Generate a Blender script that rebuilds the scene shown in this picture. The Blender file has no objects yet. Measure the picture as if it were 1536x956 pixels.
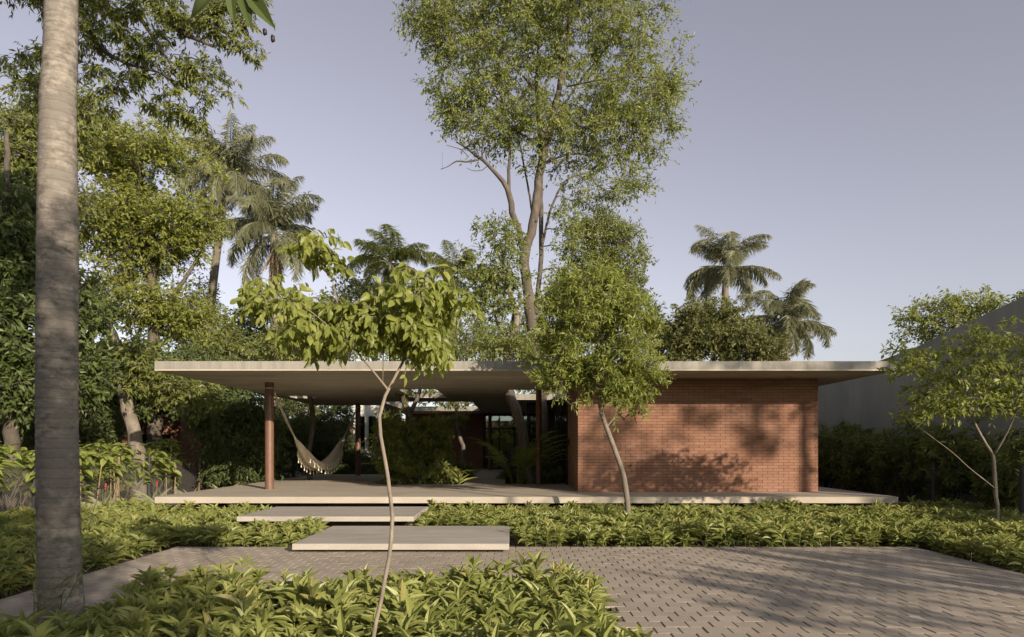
import bpy, math, random
import numpy as np
from mathutils import Vector
R = math.radians
scene = bpy.context.scene
COL = scene.collection

# ------------------------------------------------------------------ camera, sky, sun, exposure
FOC = 1024.0; EYE = 1.5; CX = 768.0; HOR = 671.0        # the camera measured from the photograph (px)
cam = bpy.data.cameras.new('camera'); camo = bpy.data.objects.new('camera', cam); COL.objects.link(camo)
camo.location = (0, 0, EYE); camo.rotation_euler = (R(90), 0, 0)
cam.sensor_width = 36; cam.lens = 36*FOC/1536; cam.shift_y = (HOR-478)/1536; cam.clip_end = 800
scene.camera = camo
SUN_AZ = Vector((.57, -.82, 0)).normalized(); SUN_EL = R(17.0)
world = bpy.data.worlds.new('World'); scene.world = world; world.use_nodes = True
wn = world.node_tree; bg = wn.nodes['Background']
sky = wn.nodes.new('ShaderNodeTexSky'); sky.sky_type = 'NISHITA'; sky.sun_disc = False
sky.sun_elevation = SUN_EL; sky.sun_rotation = math.atan2(SUN_AZ.x, SUN_AZ.y)
sky.air_density = 1.0; sky.dust_density = 1.2; sky.ozone_density = 1.5; sky.altitude = 100
hs = wn.nodes.new('ShaderNodeHueSaturation'); hs.inputs['Saturation'].default_value = .34; hs.inputs['Hue'].default_value = .55
hs.inputs['Value'].default_value = 1.0
wn.links.new(sky.outputs[0], hs.inputs['Color']); wn.links.new(hs.outputs[0], bg.inputs[0]); bg.inputs[1].default_value = .112
sl = bpy.data.lights.new('sun', 'SUN'); sl.energy = 5.0; sl.angle = R(.6); sl.color = (1, .84, .67)
so = bpy.data.objects.new('sun', sl); COL.objects.link(so)
sd = Vector((SUN_AZ.x*math.cos(SUN_EL), SUN_AZ.y*math.cos(SUN_EL), math.sin(SUN_EL)))
so.rotation_euler = sd.to_track_quat('Z', 'Y').to_euler(); so.location = (20, -30, 20)
vs = scene.view_settings; vs.view_transform = 'Standard'; vs.look = 'None'; vs.exposure = 0.52; vs.gamma = 1
scene.render.engine = 'CYCLES'
scene.cycles.max_bounces = 6; scene.cycles.transparent_max_bounces = 8

def at(px, py, Y):                     # a point seen at (px, py) that stands Y metres in front of the camera
    return np.array([(px-CX)*Y/FOC, Y, EYE-(py-HOR)*Y/FOC])

# ------------------------------------------------------------------ materials
def new_mat(name):
    m = bpy.data.materials.new(name); m.use_nodes = True
    nt = m.node_tree; p = nt.nodes['Principled BSDF']; return m, nt, p
def N(nt, kind, **kw):
    n = nt.nodes.new('ShaderNode'+kind)
    for k, v in kw.items():
        if k in n.inputs: n.inputs[k].default_value = v
        else: setattr(n, k, v)
    return n
def ramp(nt, fac, stops):
    r = nt.nodes.new('ShaderNodeValToRGB'); e = r.color_ramp.elements
    while len(e) > 1: e.remove(e[-1])
    e[0].position = stops[0][0]; e[0].color = (*stops[0][1], 1)
    for p, c in stops[1:]:
        q = e.new(p); q.color = (*c, 1)
    nt.links.new(fac, r.inputs[0]); return r.outputs[0]
def coords(nt, scale=(1, 1, 1), rot=(0, 0, 0)):
    g = nt.nodes.new('ShaderNodeNewGeometry'); mp = nt.nodes.new('ShaderNodeMapping')
    mp.inputs['Scale'].default_value = scale; mp.inputs['Rotation'].default_value = rot
    nt.links.new(g.outputs['Position'], mp.inputs[0]); return mp.outputs[0]
def noise(nt, vec, scale, detail=4, rough=.55):
    n = nt.nodes.new('ShaderNodeTexNoise'); n.inputs['Scale'].default_value = scale
    n.inputs['Detail'].default_value = detail; n.inputs['Roughness'].default_value = rough
    nt.links.new(vec, n.inputs['Vector']); return n.outputs['Fac']
def mixc(nt, fac, a, b, mode='MIX'):
    m = nt.nodes.new('ShaderNodeMix'); m.data_type = 'RGBA'; m.blend_type = mode
    for s, v in ((m.inputs[0], fac), (m.inputs[6], a), (m.inputs[7], b)):
        if hasattr(v, 'is_linked'): nt.links.new(v, s)
        elif isinstance(v, tuple): s.default_value = (*v, 1)
        else: s.default_value = v
    return m.outputs[2]
def bump(nt, p, h, strength=.3, dist=.01):
    b = nt.nodes.new('ShaderNodeBump'); b.inputs['Strength'].default_value = strength; b.inputs['Distance'].default_value = dist
    nt.links.new(h, b.inputs['Height']); nt.links.new(b.outputs[0], p.inputs['Normal'])
def attr(nt, name='tint'):
    a = nt.nodes.new('ShaderNodeAttribute'); a.attribute_name = name; return a.outputs['Fac']

def foliage(name, dark, mid, light, trans=.38, rough=.5, tcol=None):
    m, nt, p = new_mat(name)
    t = attr(nt)
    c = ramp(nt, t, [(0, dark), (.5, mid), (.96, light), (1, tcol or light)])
    nt.links.new(c, p.inputs['Base Color']); p.inputs['Roughness'].default_value = rough
    p.inputs['Specular IOR Level'].default_value = .35
    tr = nt.nodes.new('ShaderNodeBsdfTranslucent'); hv = nt.nodes.new('ShaderNodeHueSaturation')
    hv.inputs['Hue'].default_value = .485; hv.inputs['Saturation'].default_value = 1.1; hv.inputs['Value'].default_value = 1.5
    nt.links.new(c, hv.inputs['Color']); nt.links.new(hv.outputs[0], tr.inputs[0])
    mx = nt.nodes.new('ShaderNodeMixShader'); mx.inputs[0].default_value = trans
    nt.links.new(p.outputs[0], mx.inputs[1]); nt.links.new(tr.outputs[0], mx.inputs[2])
    nt.links.new(mx.outputs[0], nt.nodes['Material Output'].inputs[0]); return m
def bark(name, a, b, c=None, sc=6, zs=.35, bs=.5, rings=0):
    m, nt, p = new_mat(name)
    v = coords(nt, (1, 1, zs)); n = noise(nt, v, sc, 8, .65); n2 = noise(nt, coords(nt), sc*.4, 3)
    col = ramp(nt, n, [(.32, a), (.6, b)])
    col = mixc(nt, ramp(nt, n2, [(.45, (0, 0, 0)), (.62, (1, 1, 1))]), col, c or b)
    h = n
    if rings:
        w = nt.nodes.new('ShaderNodeTexWave'); w.wave_type = 'BANDS'; w.bands_direction = 'Z'
        w.inputs['Scale'].default_value = rings; w.inputs['Distortion'].default_value = 1.2; w.inputs['Detail'].default_value = 3
        w.inputs['Detail Scale'].default_value = 2.0
        nt.links.new(coords(nt), w.inputs['Vector'])
        col = mixc(nt, ramp(nt, w.outputs['Fac'], [(0, (.28, .28, .28)), (.12, (0, 0, 0))]), col, tuple(x*.55 for x in a))
        ad = nt.nodes.new('ShaderNodeMath'); ad.operation = 'MULTIPLY_ADD'; ad.inputs[1].default_value = .15
        nt.links.new(w.outputs['Fac'], ad.inputs[0]); nt.links.new(n, ad.inputs[2]); h = ad.outputs[0]
    nt.links.new(col, p.inputs['Base Color']); p.inputs['Roughness'].default_value = .9
    p.inputs['Specular IOR Level'].default_value = .2
    bump(nt, p, h, bs, .015); return m
def concrete(name, a, b, streak=(.6, 3, 8), boards=None, stain=(.2, .17, .13)):
    m, nt, p = new_mat(name)
    n1 = noise(nt, coords(nt, streak), 1.6, 8, .62); n2 = noise(nt, coords(nt), 45, 4, .6)
    n3 = noise(nt, coords(nt), .55, 5, .6)
    col = ramp(nt, n1, [(.3, a), (.7, b)])
    col = mixc(nt, ramp(nt, n3, [(.5, (0, 0, 0)), (.75, (.55, .55, .55))]), col, stain)
    col = mixc(nt, ramp(nt, n2, [(.3, (.25, .25, .25)), (.5, (0, 0, 0))]), col, tuple(x*.6 for x in a))
    h = n2
    if boards:
        br = nt.nodes.new('ShaderNodeTexBrick'); br.inputs['Scale'].default_value = 1
        br.inputs['Brick Width'].default_value = 2.6; br.inputs['Row Height'].default_value = boards
        br.inputs['Mortar Size'].default_value = .004; br.inputs['Color1'].default_value = (.36, .36, .36, 1)
        br.inputs['Color2'].default_value = (.62, .62, .62, 1); br.inputs['Mortar'].default_value = (.25, .25, .25, 1)
        nt.links.new(coords(nt), br.inputs['Vector'])
        col = mixc(nt, .5, col, br.outputs['Color'], 'OVERLAY')
    nt.links.new(col, p.inputs['Base Color']); p.inputs['Roughness'].default_value = .85
    p.inputs['Specular IOR Level'].default_value = .3
    bump(nt, p, h, .25, .006); return m
def plain(name, col, rough=.6, metal=0, nscale=12, var=.25, spec=.4):
    m, nt, p = new_mat(name)
    n = noise(nt, coords(nt), nscale, 5)
    c = ramp(nt, n, [(.3, tuple(x*(1-var) for x in col)), (.7, tuple(min(1, x*(1+var)) for x in col))])
    nt.links.new(c, p.inputs['Base Color']); p.inputs['Roughness'].default_value = rough; p.inputs['Metallic'].default_value = metal
    p.inputs['Specular IOR Level'].default_value = spec
    bump(nt, p, n, .15, .004); return m
def tinted(name, stops, rough=.85, nscale=60, bs=.35, grime=None):
    m, nt, p = new_mat(name)
    c = ramp(nt, attr(nt), stops); n = noise(nt, coords(nt), nscale, 6, .65)
    c = mixc(nt, ramp(nt, n, [(.3, (.35, .35, .35)), (.6, (0, 0, 0))]), c, tuple(x*.6 for x in stops[0][1]))
    if grime:
        g = noise(nt, coords(nt, (1, 1, 1)), grime[0], 6, .6)
        c = mixc(nt, ramp(nt, g, [(.42, (0, 0, 0)), (.72, (.6, .6, .6))]), c, grime[1])
    nt.links.new(c, p.inputs['Base Color']); p.inputs['Roughness'].default_value = rough
    p.inputs['Specular IOR Level'].default_value = .25
    bump(nt, p, n, bs, .004); return m
def glass(name, tint=(.03, .035, .035)):
    m, nt, p = new_mat(name)
    gl = nt.nodes.new('ShaderNodeBsdfGlossy'); gl.inputs['Roughness'].default_value = .02; gl.inputs['Color'].default_value = (.9, .92, .92, 1)
    tr = nt.nodes.new('ShaderNodeBsdfTransparent'); tr.inputs[0].default_value = (.55, .58, .56, 1)
    fr = nt.nodes.new('ShaderNodeFresnel'); fr.inputs[0].default_value = 1.6
    mx = nt.nodes.new('ShaderNodeMixShader'); nt.links.new(fr.outputs[0], mx.inputs[0])
    nt.links.new(tr.outputs[0], mx.inputs[1]); nt.links.new(gl.outputs[0], mx.inputs[2])
    nt.links.new(mx.outputs[0], nt.nodes['Material Output'].inputs[0]); return m

M = {}
M['roof'] = concrete('roof_concrete', (.215, .202, .175), (.31, .292, .258), (7, 7, .7), None, (.18, .165, .14))
M['soffit'] = concrete('soffit_concrete', (.37, .335, .27), (.47, .43, .355), (.35, 6, 1), .16, (.22, .19, .14))
M['slab'] = concrete('terrace_concrete', (.355, .315, .255), (.455, .41, .34), (.5, 2.5, 2), None, (.23, .195, .15))
M['step'] = concrete('step_concrete', (.31, .285, .245), (.42, .39, .34), (.6, 2, 2), None, (.235, .21, .17))
M['render'] = concrete('grey_render', (.26, .255, .22), (.33, .325, .285), (1, 1, .3), None, (.19, .195, .17))
M['brick'] = tinted('red_brick', [(0, (.20, .102, .066)), (.5, (.262, .136, .086)), (1, (.30, .166, .112))], .85, 70, .4, (1.1, (.25, .15, .108)))
M['mortar'] = plain('dark_mortar', (.085, .045, .034), .95, 0, 40)
M['paver'] = tinted('paver', [(0, (.30, .256, .204)), (.5, (.365, .316, .256)), (1, (.42, .37, .305))], .9, 80, .4, (.7, (.27, .23, .175)))
M['sand'] = plain('joint_sand', (.16, .13, .10), .98, 0, 30, .3)
M['soil'] = plain('soil', (.085, .055, .036), .98, 0, 9, .45)
M['steel'] = plain('oxide_steel', (.15, .082, .055), .45, 0, 8, .12)
M['frame'] = plain('dark_frame', (.018, .018, .018), .45, .3, 8, .1)
M['glass'] = glass('window_glass')
M['rope'] = plain('cotton_rope', (.62, .55, .44), .95, 0, 60, .2)
M['white'] = plain('white_paint', (.62, .62, .60), .8, 0, 3, .15)
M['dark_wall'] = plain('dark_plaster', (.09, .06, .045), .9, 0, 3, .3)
M['lamp'] = plain('brushed_metal', (.35, .34, .31), .4, .5, 20, .1)
M['wire'] = plain('galvanised_wire', (.24, .235, .21), .5, .4, 20, .2)
M['stake'] = plain('bamboo_stake', (.22, .165, .10), .85, 0, 15, .35)
M['post'] = plain('dark_post', (.03, .03, .03), .7, 0, 15, .2)
M['red'] = plain('red_flower', (.42, .04, .04), .5, 0, 15, .2)
M['pod'] = plain('dark_pod', (.02, .014, .01), .5, 0, 15, .2)
M['palmbark'] = bark('palm_bark', (.10, .088, .072), (.29, .262, .222), (.19, .172, .148), 11, 1.7, 1.0, 4.0)
M['bark_grey'] = bark('grey_bark', (.095, .08, .064), (.225, .195, .16), (.155, .135, .11), 9, .3, .8)
M['bark_brown'] = bark('brown_bark', (.055, .046, .037), (.135, .115, .092), (.09, .075, .06), 9, .3, .8)
M['bark_pale'] = bark('pale_bark', (.14, .118, .092), (.29, .25, .20), (.21, .18, .142), 16, .4, .5)
M['f_bed'] = foliage('bed_leaf', (.12, .155, .042), (.22, .25, .072), (.32, .345, .115), .32, .42, (.37, .34, .13))
M['f_tall'] = foliage('tall_leaf', (.13, .168, .042), (.21, .248, .068), (.29, .32, .105), .48, .45)
M['f_yellow'] = foliage('yellow_leaf', (.135, .165, .034), (.205, .235, .05), (.28, .295, .07), .42, .5)
M['f_dark'] = foliage('dark_leaf', (.058, .083, .026), (.088, .12, .035), (.13, .165, .05), .3, .45)
M['f_mid'] = foliage('mid_leaf', (.105, .132, .034), (.165, .192, .05), (.235, .26, .075), .38, .45)
M['f_lime'] = foliage('lime_leaf', (.145, .185, .04), (.22, .262, .06), (.31, .345, .10), .45, .45)
M['f_olive'] = foliage('olive_leaf', (.095, .11, .035), (.145, .16, .05), (.20, .205, .07), .35, .5)
M['f_palm'] = foliage('palm_leaf', (.165, .18, .10), (.225, .235, .14), (.30, .305, .19), .25, .4)
M['f_poin'] = foliage('broad_leaf', (.16, .20, .05), (.24, .29, .075), (.33, .38, .11), .4, .45)
M['f_sap'] = foliage('sapling_leaf', (.15, .19, .04), (.25, .29, .07), (.34, .37, .11), .5, .42)
M['f_dry'] = foliage('dry_leaf', (.16, .11, .06), (.22, .16, .09), (.3, .22, .13), .2, .8)

# ------------------------------------------------------------------ mesh helpers
ORG = {}
def link(o, parent=None):
    COL.objects.link(o)
    if parent is not None:
        o.parent = parent
        o.matrix_parent_inverse = parent_inv(parent)
    return o
def parent_inv(p):
    from mathutils import Matrix
    m = Matrix.Identity(4); q = p
    while q is not None:
        m = Matrix.LocRotScale(q.location, q.rotation_euler, q.scale) @ m if q.parent is None else m
        q = q.parent
    return m.inverted()
def mesh_obj(name, V, F, mat, parent=None, tint=None, smooth=False, origin=None):
    """V (n,3) world coordinates, F list of equal arrays (k,3)/(k,4) or python lists"""
    V = np.asarray(V, dtype=np.float32).reshape(-1, 3)
    if parent is not None: origin = np.array(parent_origin(parent))
    if origin is not None: V = V - np.asarray(origin, dtype=np.float32)
    me = bpy.data.meshes.new(name)
    if isinstance(F, np.ndarray): F = [F]
    arrs = [np.asarray(f, dtype=np.int32) for f in F if len(f)]
    loops = np.concatenate([a.ravel() for a in arrs]); tot = np.concatenate([np.full(len(a), a.shape[1], np.int32) for a in arrs])
    me.vertices.add(len(V)); me.vertices.foreach_set('co', V.ravel())
    me.loops.add(len(loops)); me.loops.foreach_set('vertex_index', loops)
    me.polygons.add(len(tot)); st = np.concatenate([[0], np.cumsum(tot)[:-1]]).astype(np.int32)
    me.polygons.foreach_set('loop_start', st); me.polygons.foreach_set('loop_total', tot)
    me.polygons.foreach_set('use_smooth', np.full(len(tot), bool(smooth)))
    if tint is not None:
        a = me.attributes.new('tint', 'FLOAT', 'POINT'); a.data.foreach_set('value', np.asarray(tint, dtype=np.float32))
    me.update(calc_edges=True); me.validate(verbose=False)
    me.materials.append(mat)
    o = bpy.data.objects.new(name, me); COL.objects.link(o)
    if parent is not None:
        o.parent = parent; ORG[o.name] = ORG.get(parent.name, (0, 0, 0))
    elif origin is not None: o.location = origin
    return o
def parent_origin(p): return ORG.get(p.name, (0, 0, 0))
def thing(name, label, cat, loc, group=None):
    o = bpy.data.objects.new(name, None); COL.objects.link(o); o.location = loc; o.empty_display_size = .2
    ORG[o.name] = tuple(loc); o['label'] = label; o['category'] = cat
    if group: o['group'] = group
    return o
def tag(o, label=None, cat=None, group=None, kind=None):
    if label: o['label'] = label
    if cat: o['category'] = cat
    if group: o['group'] = group
    if kind: o['kind'] = kind
    return o
class MB:
    def __init__(s): s.V = []; s.Q = []; s.T = []; s.t = []; s.n = 0
    def add(s, V, Q=(), T=(), tint=.5):
        V = np.asarray(V, float).reshape(-1, 3)
        if len(Q): s.Q.append(np.asarray(Q)+s.n)
        if len(T): s.T.append(np.asarray(T)+s.n)
        s.V.append(V); s.t.append(np.full(len(V), tint) if np.isscalar(tint) else np.asarray(tint)); s.n += len(V)
    def box(s, a, b, tint=.5, ch=0):
        x0, y0, z0 = a; x1, y1, z1 = b
        V = [(x0,y0,z0),(x1,y0,z0),(x1,y1,z0),(x0,y1,z0),(x0,y0,z1),(x1,y0,z1),(x1,y1,z1),(x0,y1,z1)]
        s.add(V, [(0,3,2,1),(4,5,6,7),(0,1,5,4),(1,2,6,5),(2,3,7,6),(3,0,4,7)], tint=tint)
    def tube(s, pts, rad, n=8, tint=.5, cap=True):
        P = np.asarray(pts, float); k = len(P); rad = np.broadcast_to(np.asarray(rad, float), (k,))
        T = np.gradient(P, axis=0); T /= np.linalg.norm(T, axis=1)[:, None]+1e-9
        ref = np.array([0, 0, 1.]) if abs(T[0, 2]) < .9 else np.array([1., 0, 0])
        rings = []; u = np.cross(T[0], ref); u /= np.linalg.norm(u)
        a = np.linspace(0, 2*np.pi, n, endpoint=False)
        for i in range(k):
            u = u-T[i]*np.dot(u, T[i]); u /= np.linalg.norm(u)+1e-9; v = np.cross(T[i], u)
            rings.append(P[i]+rad[i]*(np.cos(a)[:, None]*u+np.sin(a)[:, None]*v))
        V = np.concatenate(rings); i, j = np.meshgrid(np.arange(k-1), np.arange(n), indexing='ij'); i = i.ravel(); j = j.ravel()
        Q = np.stack([i*n+j, i*n+(j+1) % n, (i+1)*n+(j+1) % n, (i+1)*n+j], 1)
        Tt = []
        if cap:
            V = np.concatenate([V, P[-1:], P[:1]]); m = k*n
            Tt = [((k-1)*n+q, (k-1)*n+(q+1) % n, m) for q in range(n)]+[((q+1) % n, q, m+1) for q in range(n)]
        s.add(V, Q, Tt, tint)
    def build(s, name, mat, parent=None, smooth=False, origin=None):
        F = []
        if s.Q: F.append(np.concatenate(s.Q))
        if s.T: F.append(np.concatenate(s.T))
        return mesh_obj(name, np.concatenate(s.V), F, mat, parent, np.concatenate(s.t), smooth, origin)
def bevel(o, w, seg=2):
    m = o.modifiers.new('bevel', 'BEVEL'); m.width = w; m.segments = seg; m.limit_method = 'ANGLE'; return o
def plan_slab(xs, ys, solid, z0, z1):
    """slab over a grid with openings; only outer faces"""
    mb = MB()
    def s(i, j): return 0 <= i < len(xs)-1 and 0 <= j < len(ys)-1 and solid((xs[i]+xs[i+1])/2, (ys[j]+ys[j+1])/2)
    for i in range(len(xs)-1):
        for j in range(len(ys)-1):
            if not s(i, j): continue
            x0, x1, y0, y1 = xs[i], xs[i+1], ys[j], ys[j+1]
            mb.add([(x0,y0,z1),(x1,y0,z1),(x1,y1,z1),(x0,y1,z1)], [(0,1,2,3)])
            mb.add([(x0,y0,z0),(x1,y0,z0),(x1,y1,z0),(x0,y1,z0)], [(3,2,1,0)])
            if not s(i-1, j): mb.add([(x0,y0,z0),(x0,y1,z0),(x0,y1,z1),(x0,y0,z1)], [(3,2,1,0)])
            if not s(i+1, j): mb.add([(x1,y0,z0),(x1,y1,z0),(x1,y1,z1),(x1,y0,z1)], [(0,1,2,3)])
            if not s(i, j-1): mb.add([(x0,y0,z0),(x1,y0,z0),(x1,y0,z1),(x0,y0,z1)], [(0,1,2,3)])
            if not s(i, j+1): mb.add([(x0,y1,z0),(x1,y1,z0),(x1,y1,z1),(x0,y1,z1)], [(3,2,1,0)])
    return mb

# ------------------------------------------------------------------ leaves
TL2 = (np.array([(0,0,0),(-.5,.45,.07),(0,1,-.06),(.5,.45,.07)]), np.array([(0,2,1),(0,3,2)]))
def long_leaf(rows, droop=.22, cup=.08, mid=True):
    V = [(0,0,0)]; T = []
    for v, w in rows: V += [(-w/2, v, -droop*v*v+cup*w*1.0), (0, v, -droop*v*v), (w/2, v, -droop*v*v+cup*w*1.0)]
    V.append((0, 1, -droop)); n = len(V)-1
    T += [(0,2,1),(0,3,2)]
    for i in range(len(rows)-1):
        a = 1+3*i; b = a+3
        T += [(a,a+1,b+1),(a,b+1,b),(a+1,a+2,b+2),(a+1,b+2,b+1)]
    a = 1+3*(len(rows)-1); T += [(a,a+1,n),(a+1,a+2,n)]
    return np.array(V), np.array(T)
TLN = long_leaf([(.22,.6),(.5,1),(.78,.62)], .28, .16)
TBR = long_leaf([(.2,.75),(.45,1),(.75,.7)], .3, .1)
def place_leaves(P, D, Nn, L, W, tm, tint, out):
    TV, TT = tm; n = len(P)
    D = D/(np.linalg.norm(D, axis=1)[:, None]+1e-9)
    S = np.cross(D, Nn); S /= np.linalg.norm(S, axis=1)[:, None]+1e-9; NN = np.cross(S, D)
    V = P[:, None]+TV[None, :, 0, None]*W[:, None, None]*S[:, None]+TV[None, :, 1, None]*L[:, None, None]*D[:, None]+TV[None, :, 2, None]*L[:, None, None]*NN[:, None]
    k = len(TV); T = TT[None]+(np.arange(n)*k)[:, None, None]
    out.add(V.reshape(-1, 3), (), T.reshape(-1, 3), np.repeat(tint, k))

# ------------------------------------------------------------------ trees
def smooth_path(pts, step):
    P = np.asarray(pts, float); seg = np.linalg.norm(np.diff(P[:, :3], axis=0), axis=1); t = np.concatenate([[0], np.cumsum(seg)])
    n = max(3, int(t[-1]/step)); s = np.linspace(0, t[-1], n)
    out = np.empty((n, P.shape[1]))
    # Catmull-Rom through the points
    Pe = np.vstack([2*P[0]-P[1], P, 2*P[-1]-P[-2]])
    for i, q in enumerate(s):
        k = min(len(seg)-1, np.searchsorted(t, q, 'right')-1); u = (q-t[k])/(seg[k]+1e-9)
        a, b, c, d = Pe[k], Pe[k+1], Pe[k+2], Pe[k+3]
        out[i] = .5*((2*b)+(c-a)*u+(2*a-5*b+4*c-d)*u*u+(3*b-a-3*c+d)*u**3)
    return out
def sample_blobs(blobs, n, rng, inner=.35):
    wts = np.array([b[2] if len(b) > 2 else (b[1][0]*b[1][1]*b[1][2])**.75 for b in blobs], float); wts /= wts.sum()
    idx = rng.choice(len(blobs), n, p=wts); d = rng.normal(size=(n, 3)); d /= np.linalg.norm(d, axis=1)[:, None]
    r = (inner**3+(1-inner**3)*rng.random(n))**(1/3)*rng.uniform(.82, 1.2, n)
    C = np.array([b[0] for b in blobs])[idx]; S = np.array([b[1] for b in blobs])[idx]
    return C+d*r[:, None]*S
def make_tree(name, label, trunks, blobs, nattr, leaf, mat, bark_mat, seed, group=None, cat='tree', twig=.006, base=None,
              lump=.0, sides=6, tint_c=.5, parts=('trunk', 'crown'), dead=None, inner=.35, maxr=.08):
    """trunks: polylines of (x,y,z,r); blobs: [(centre, radii)]; leaf: dict(n, sig, L, W, droop, up, tm)"""
    rng = np.random.default_rng(seed)
    mb = MB(); nodes = []; par = []; rad0 = []
    for tr in trunks:
        P = smooth_path(tr, .22 if tr[0][3] > .05 else .12)
        P[1:-1, :3] += rng.normal(size=(len(P)-2, 3))*P[1:-1, 3:4]*.12
        mb.tube(P[:, :3], np.maximum(P[:, 3], .003), 12 if tr[0][3] > .09 else 8)
        nodes += list(P[:, :3]); rad0 += list(P[:, 3])
    b = trunks[0][0][:3] if base is None else base
    nodes = [np.array(q) for q in nodes]
    NA = np.array(nodes); low = np.array([q[2] for q in nodes]); zlow = NA[:, 2].min()
    ok = NA[:, 2] > zlow+.30*(NA[:, 2].max()-zlow)
    NP = list(NA[ok]); NR = list(np.array(rad0)[ok]); ND = [0.]*len(NP)
    A = sample_blobs(blobs, nattr, rng, inner)
    if lump:
        keep = np.sin(A[:, 0]*lump+seed)*np.sin(A[:, 1]*lump*1.1+2*seed)+np.sin(A[:, 2]*lump*1.3+seed*3)*.8 > -.55
        A = A[keep]
    NPa = np.array(NP)
    dist = np.array([np.min(np.linalg.norm(NPa-a, axis=1)) for a in A]); A = A[np.argsort(dist)]
    cap = len(NP)+len(A)*4+8; arr = np.zeros((cap, 3)); arr[:len(NP)] = NP; rr = np.zeros(cap); rr[:len(NP)] = NR; m = len(NP)
    ends = []; segs = []
    for a in A:
        d = arr[:m]-a; c = np.linalg.norm(d, axis=1)+.7*np.maximum(0, d[:, 2])
        j = int(np.argmin(c-.0*rr[:m])); p0 = arr[j]; L = np.linalg.norm(a-p0)
        if L < .04: continue
        r0 = min(rr[j]*.62, .012+L*.022, maxr); r0 = max(r0, twig); k = 4
        t = np.linspace(0, 1, k+1)[:, None]
        up = np.array([0, 0, 1.])*L*.12
        P = p0*(1-t)+a*t+up*(np.sin(t*np.pi))+rng.normal(size=(k+1, 3))*L*.045*np.sin(t*np.pi)
        rad = np.linspace(r0, twig, k+1); mb.tube(P, rad, 5 if r0 < .03 else sides, cap=False)
        arr[m:m+k] = P[1:]; rr[m:m+k] = rad[1:]; m += k; ends.append(a); segs.append(P)
    if dead:
        for tr in dead:
            P = smooth_path(tr, .12); mb.tube(P[:, :3], np.maximum(P[:, 3], .004), 6)
    root = thing(name, label, cat, b, group)
    E = np.array(ends); S = np.array(segs); n = len(E); per = leaf['n']; sg = leaf['sig']; flat = leaf.get('flat', .75)
    m = leaf.get('m', max(3, per//8)); lp = max(3, int(round(per/m)))         # side twigs per limb end, leaves per side twig
    idx = np.repeat(np.arange(n), m); nt = len(idx); last = S[:, -1]-S[:, -2]; last /= np.linalg.norm(last, axis=1)[:, None]+1e-9
    longl = np.linalg.norm(S[:, -1]-S[:, 0], axis=1)[idx] > 1.6*leaf.get('reach', .5)
    t = 1-rng.random(nt)*np.where(longl, .3, .75); f = t*(S.shape[1]-1); i0 = np.minimum(f.astype(int), S.shape[1]-2); fr = (f-i0)[:, None]
    P0 = S[idx, i0]*(1-fr)+S[idx, i0+1]*fr
    TD = rng.normal(size=(nt, 3)); TD /= np.linalg.norm(TD, axis=1)[:, None]; TD = TD+last[idx]*.7; TD[:, 2] = TD[:, 2]*flat+.15
    TD /= np.linalg.norm(TD, axis=1)[:, None]; TL = sg*rng.uniform(1.1, 3.0, nt); sag = leaf.get('droop', .3)*.35
    def tw(ix, u): return P0[ix]+TD[ix]*(TL[ix]*u)[:, None]-np.array([0, 0, 1.])*(sag*TL[ix]*u*u)[:, None]
    al = np.arange(nt); rt = leaf.get('rt', max(.0022, twig*.6)); ring = []
    sd1 = np.cross(TD, [0.3, .2, 1.]); sd1 /= np.linalg.norm(sd1, axis=1)[:, None]; sd2 = np.cross(TD, sd1)
    for u in (0, .5, 1.):
        c_ = tw(al, np.full(nt, u)); r_ = rt*(1-.6*u)
        for a_ in (0, 2.094, 4.189): ring.append(c_+r_*(math.cos(a_)*sd1+math.sin(a_)*sd2))
    RV = np.stack(ring, 1); q = []
    for a_ in range(2):
        for b_ in range(3): q.append((a_*3+b_, a_*3+(b_+1) % 3, a_*3+3+(b_+1) % 3, a_*3+3+b_))
    mb.add(RV.reshape(-1, 3), (np.array(q)[None]+(np.arange(nt)*9)[:, None, None]).reshape(-1, 4))
    mb.build(parts[0], bark_mat, root, smooth=True)
    lf = MB(); ix = np.repeat(al, lp); u = rng.uniform(.12, 1.05, len(ix)); k_ = len(ix)
    P = tw(ix, u)+rng.normal(size=(k_, 3))*sg*.10
    ph = rng.random(k_)*6.283; D = TD[ix]*.7+(np.cos(ph)[:, None]*sd1[ix]+np.sin(ph)[:, None]*sd2[ix])*.85+np.array([0, 0, -leaf.get('droop', .3)])+rng.normal(size=(k_, 3))*.2
    Nn = rng.normal(size=P.shape)*.45+np.array([0.25, -.3, leaf.get('up', .8)])
    sz = rng.uniform(.6, 1.25, k_)
    ct = rng.normal(size=n)*.13; c2_ = rng.normal(size=nt)*.09
    tint = np.clip(tint_c+ct[idx][ix]+c2_[ix]+rng.normal(size=k_)*.12, 0, 1)
    place_leaves(P, D, Nn, leaf['L']*sz, leaf['W']*sz, leaf.get('tm', TL2), tint, lf)
    lf.build(parts[1], mat, root)
    return root
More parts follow.
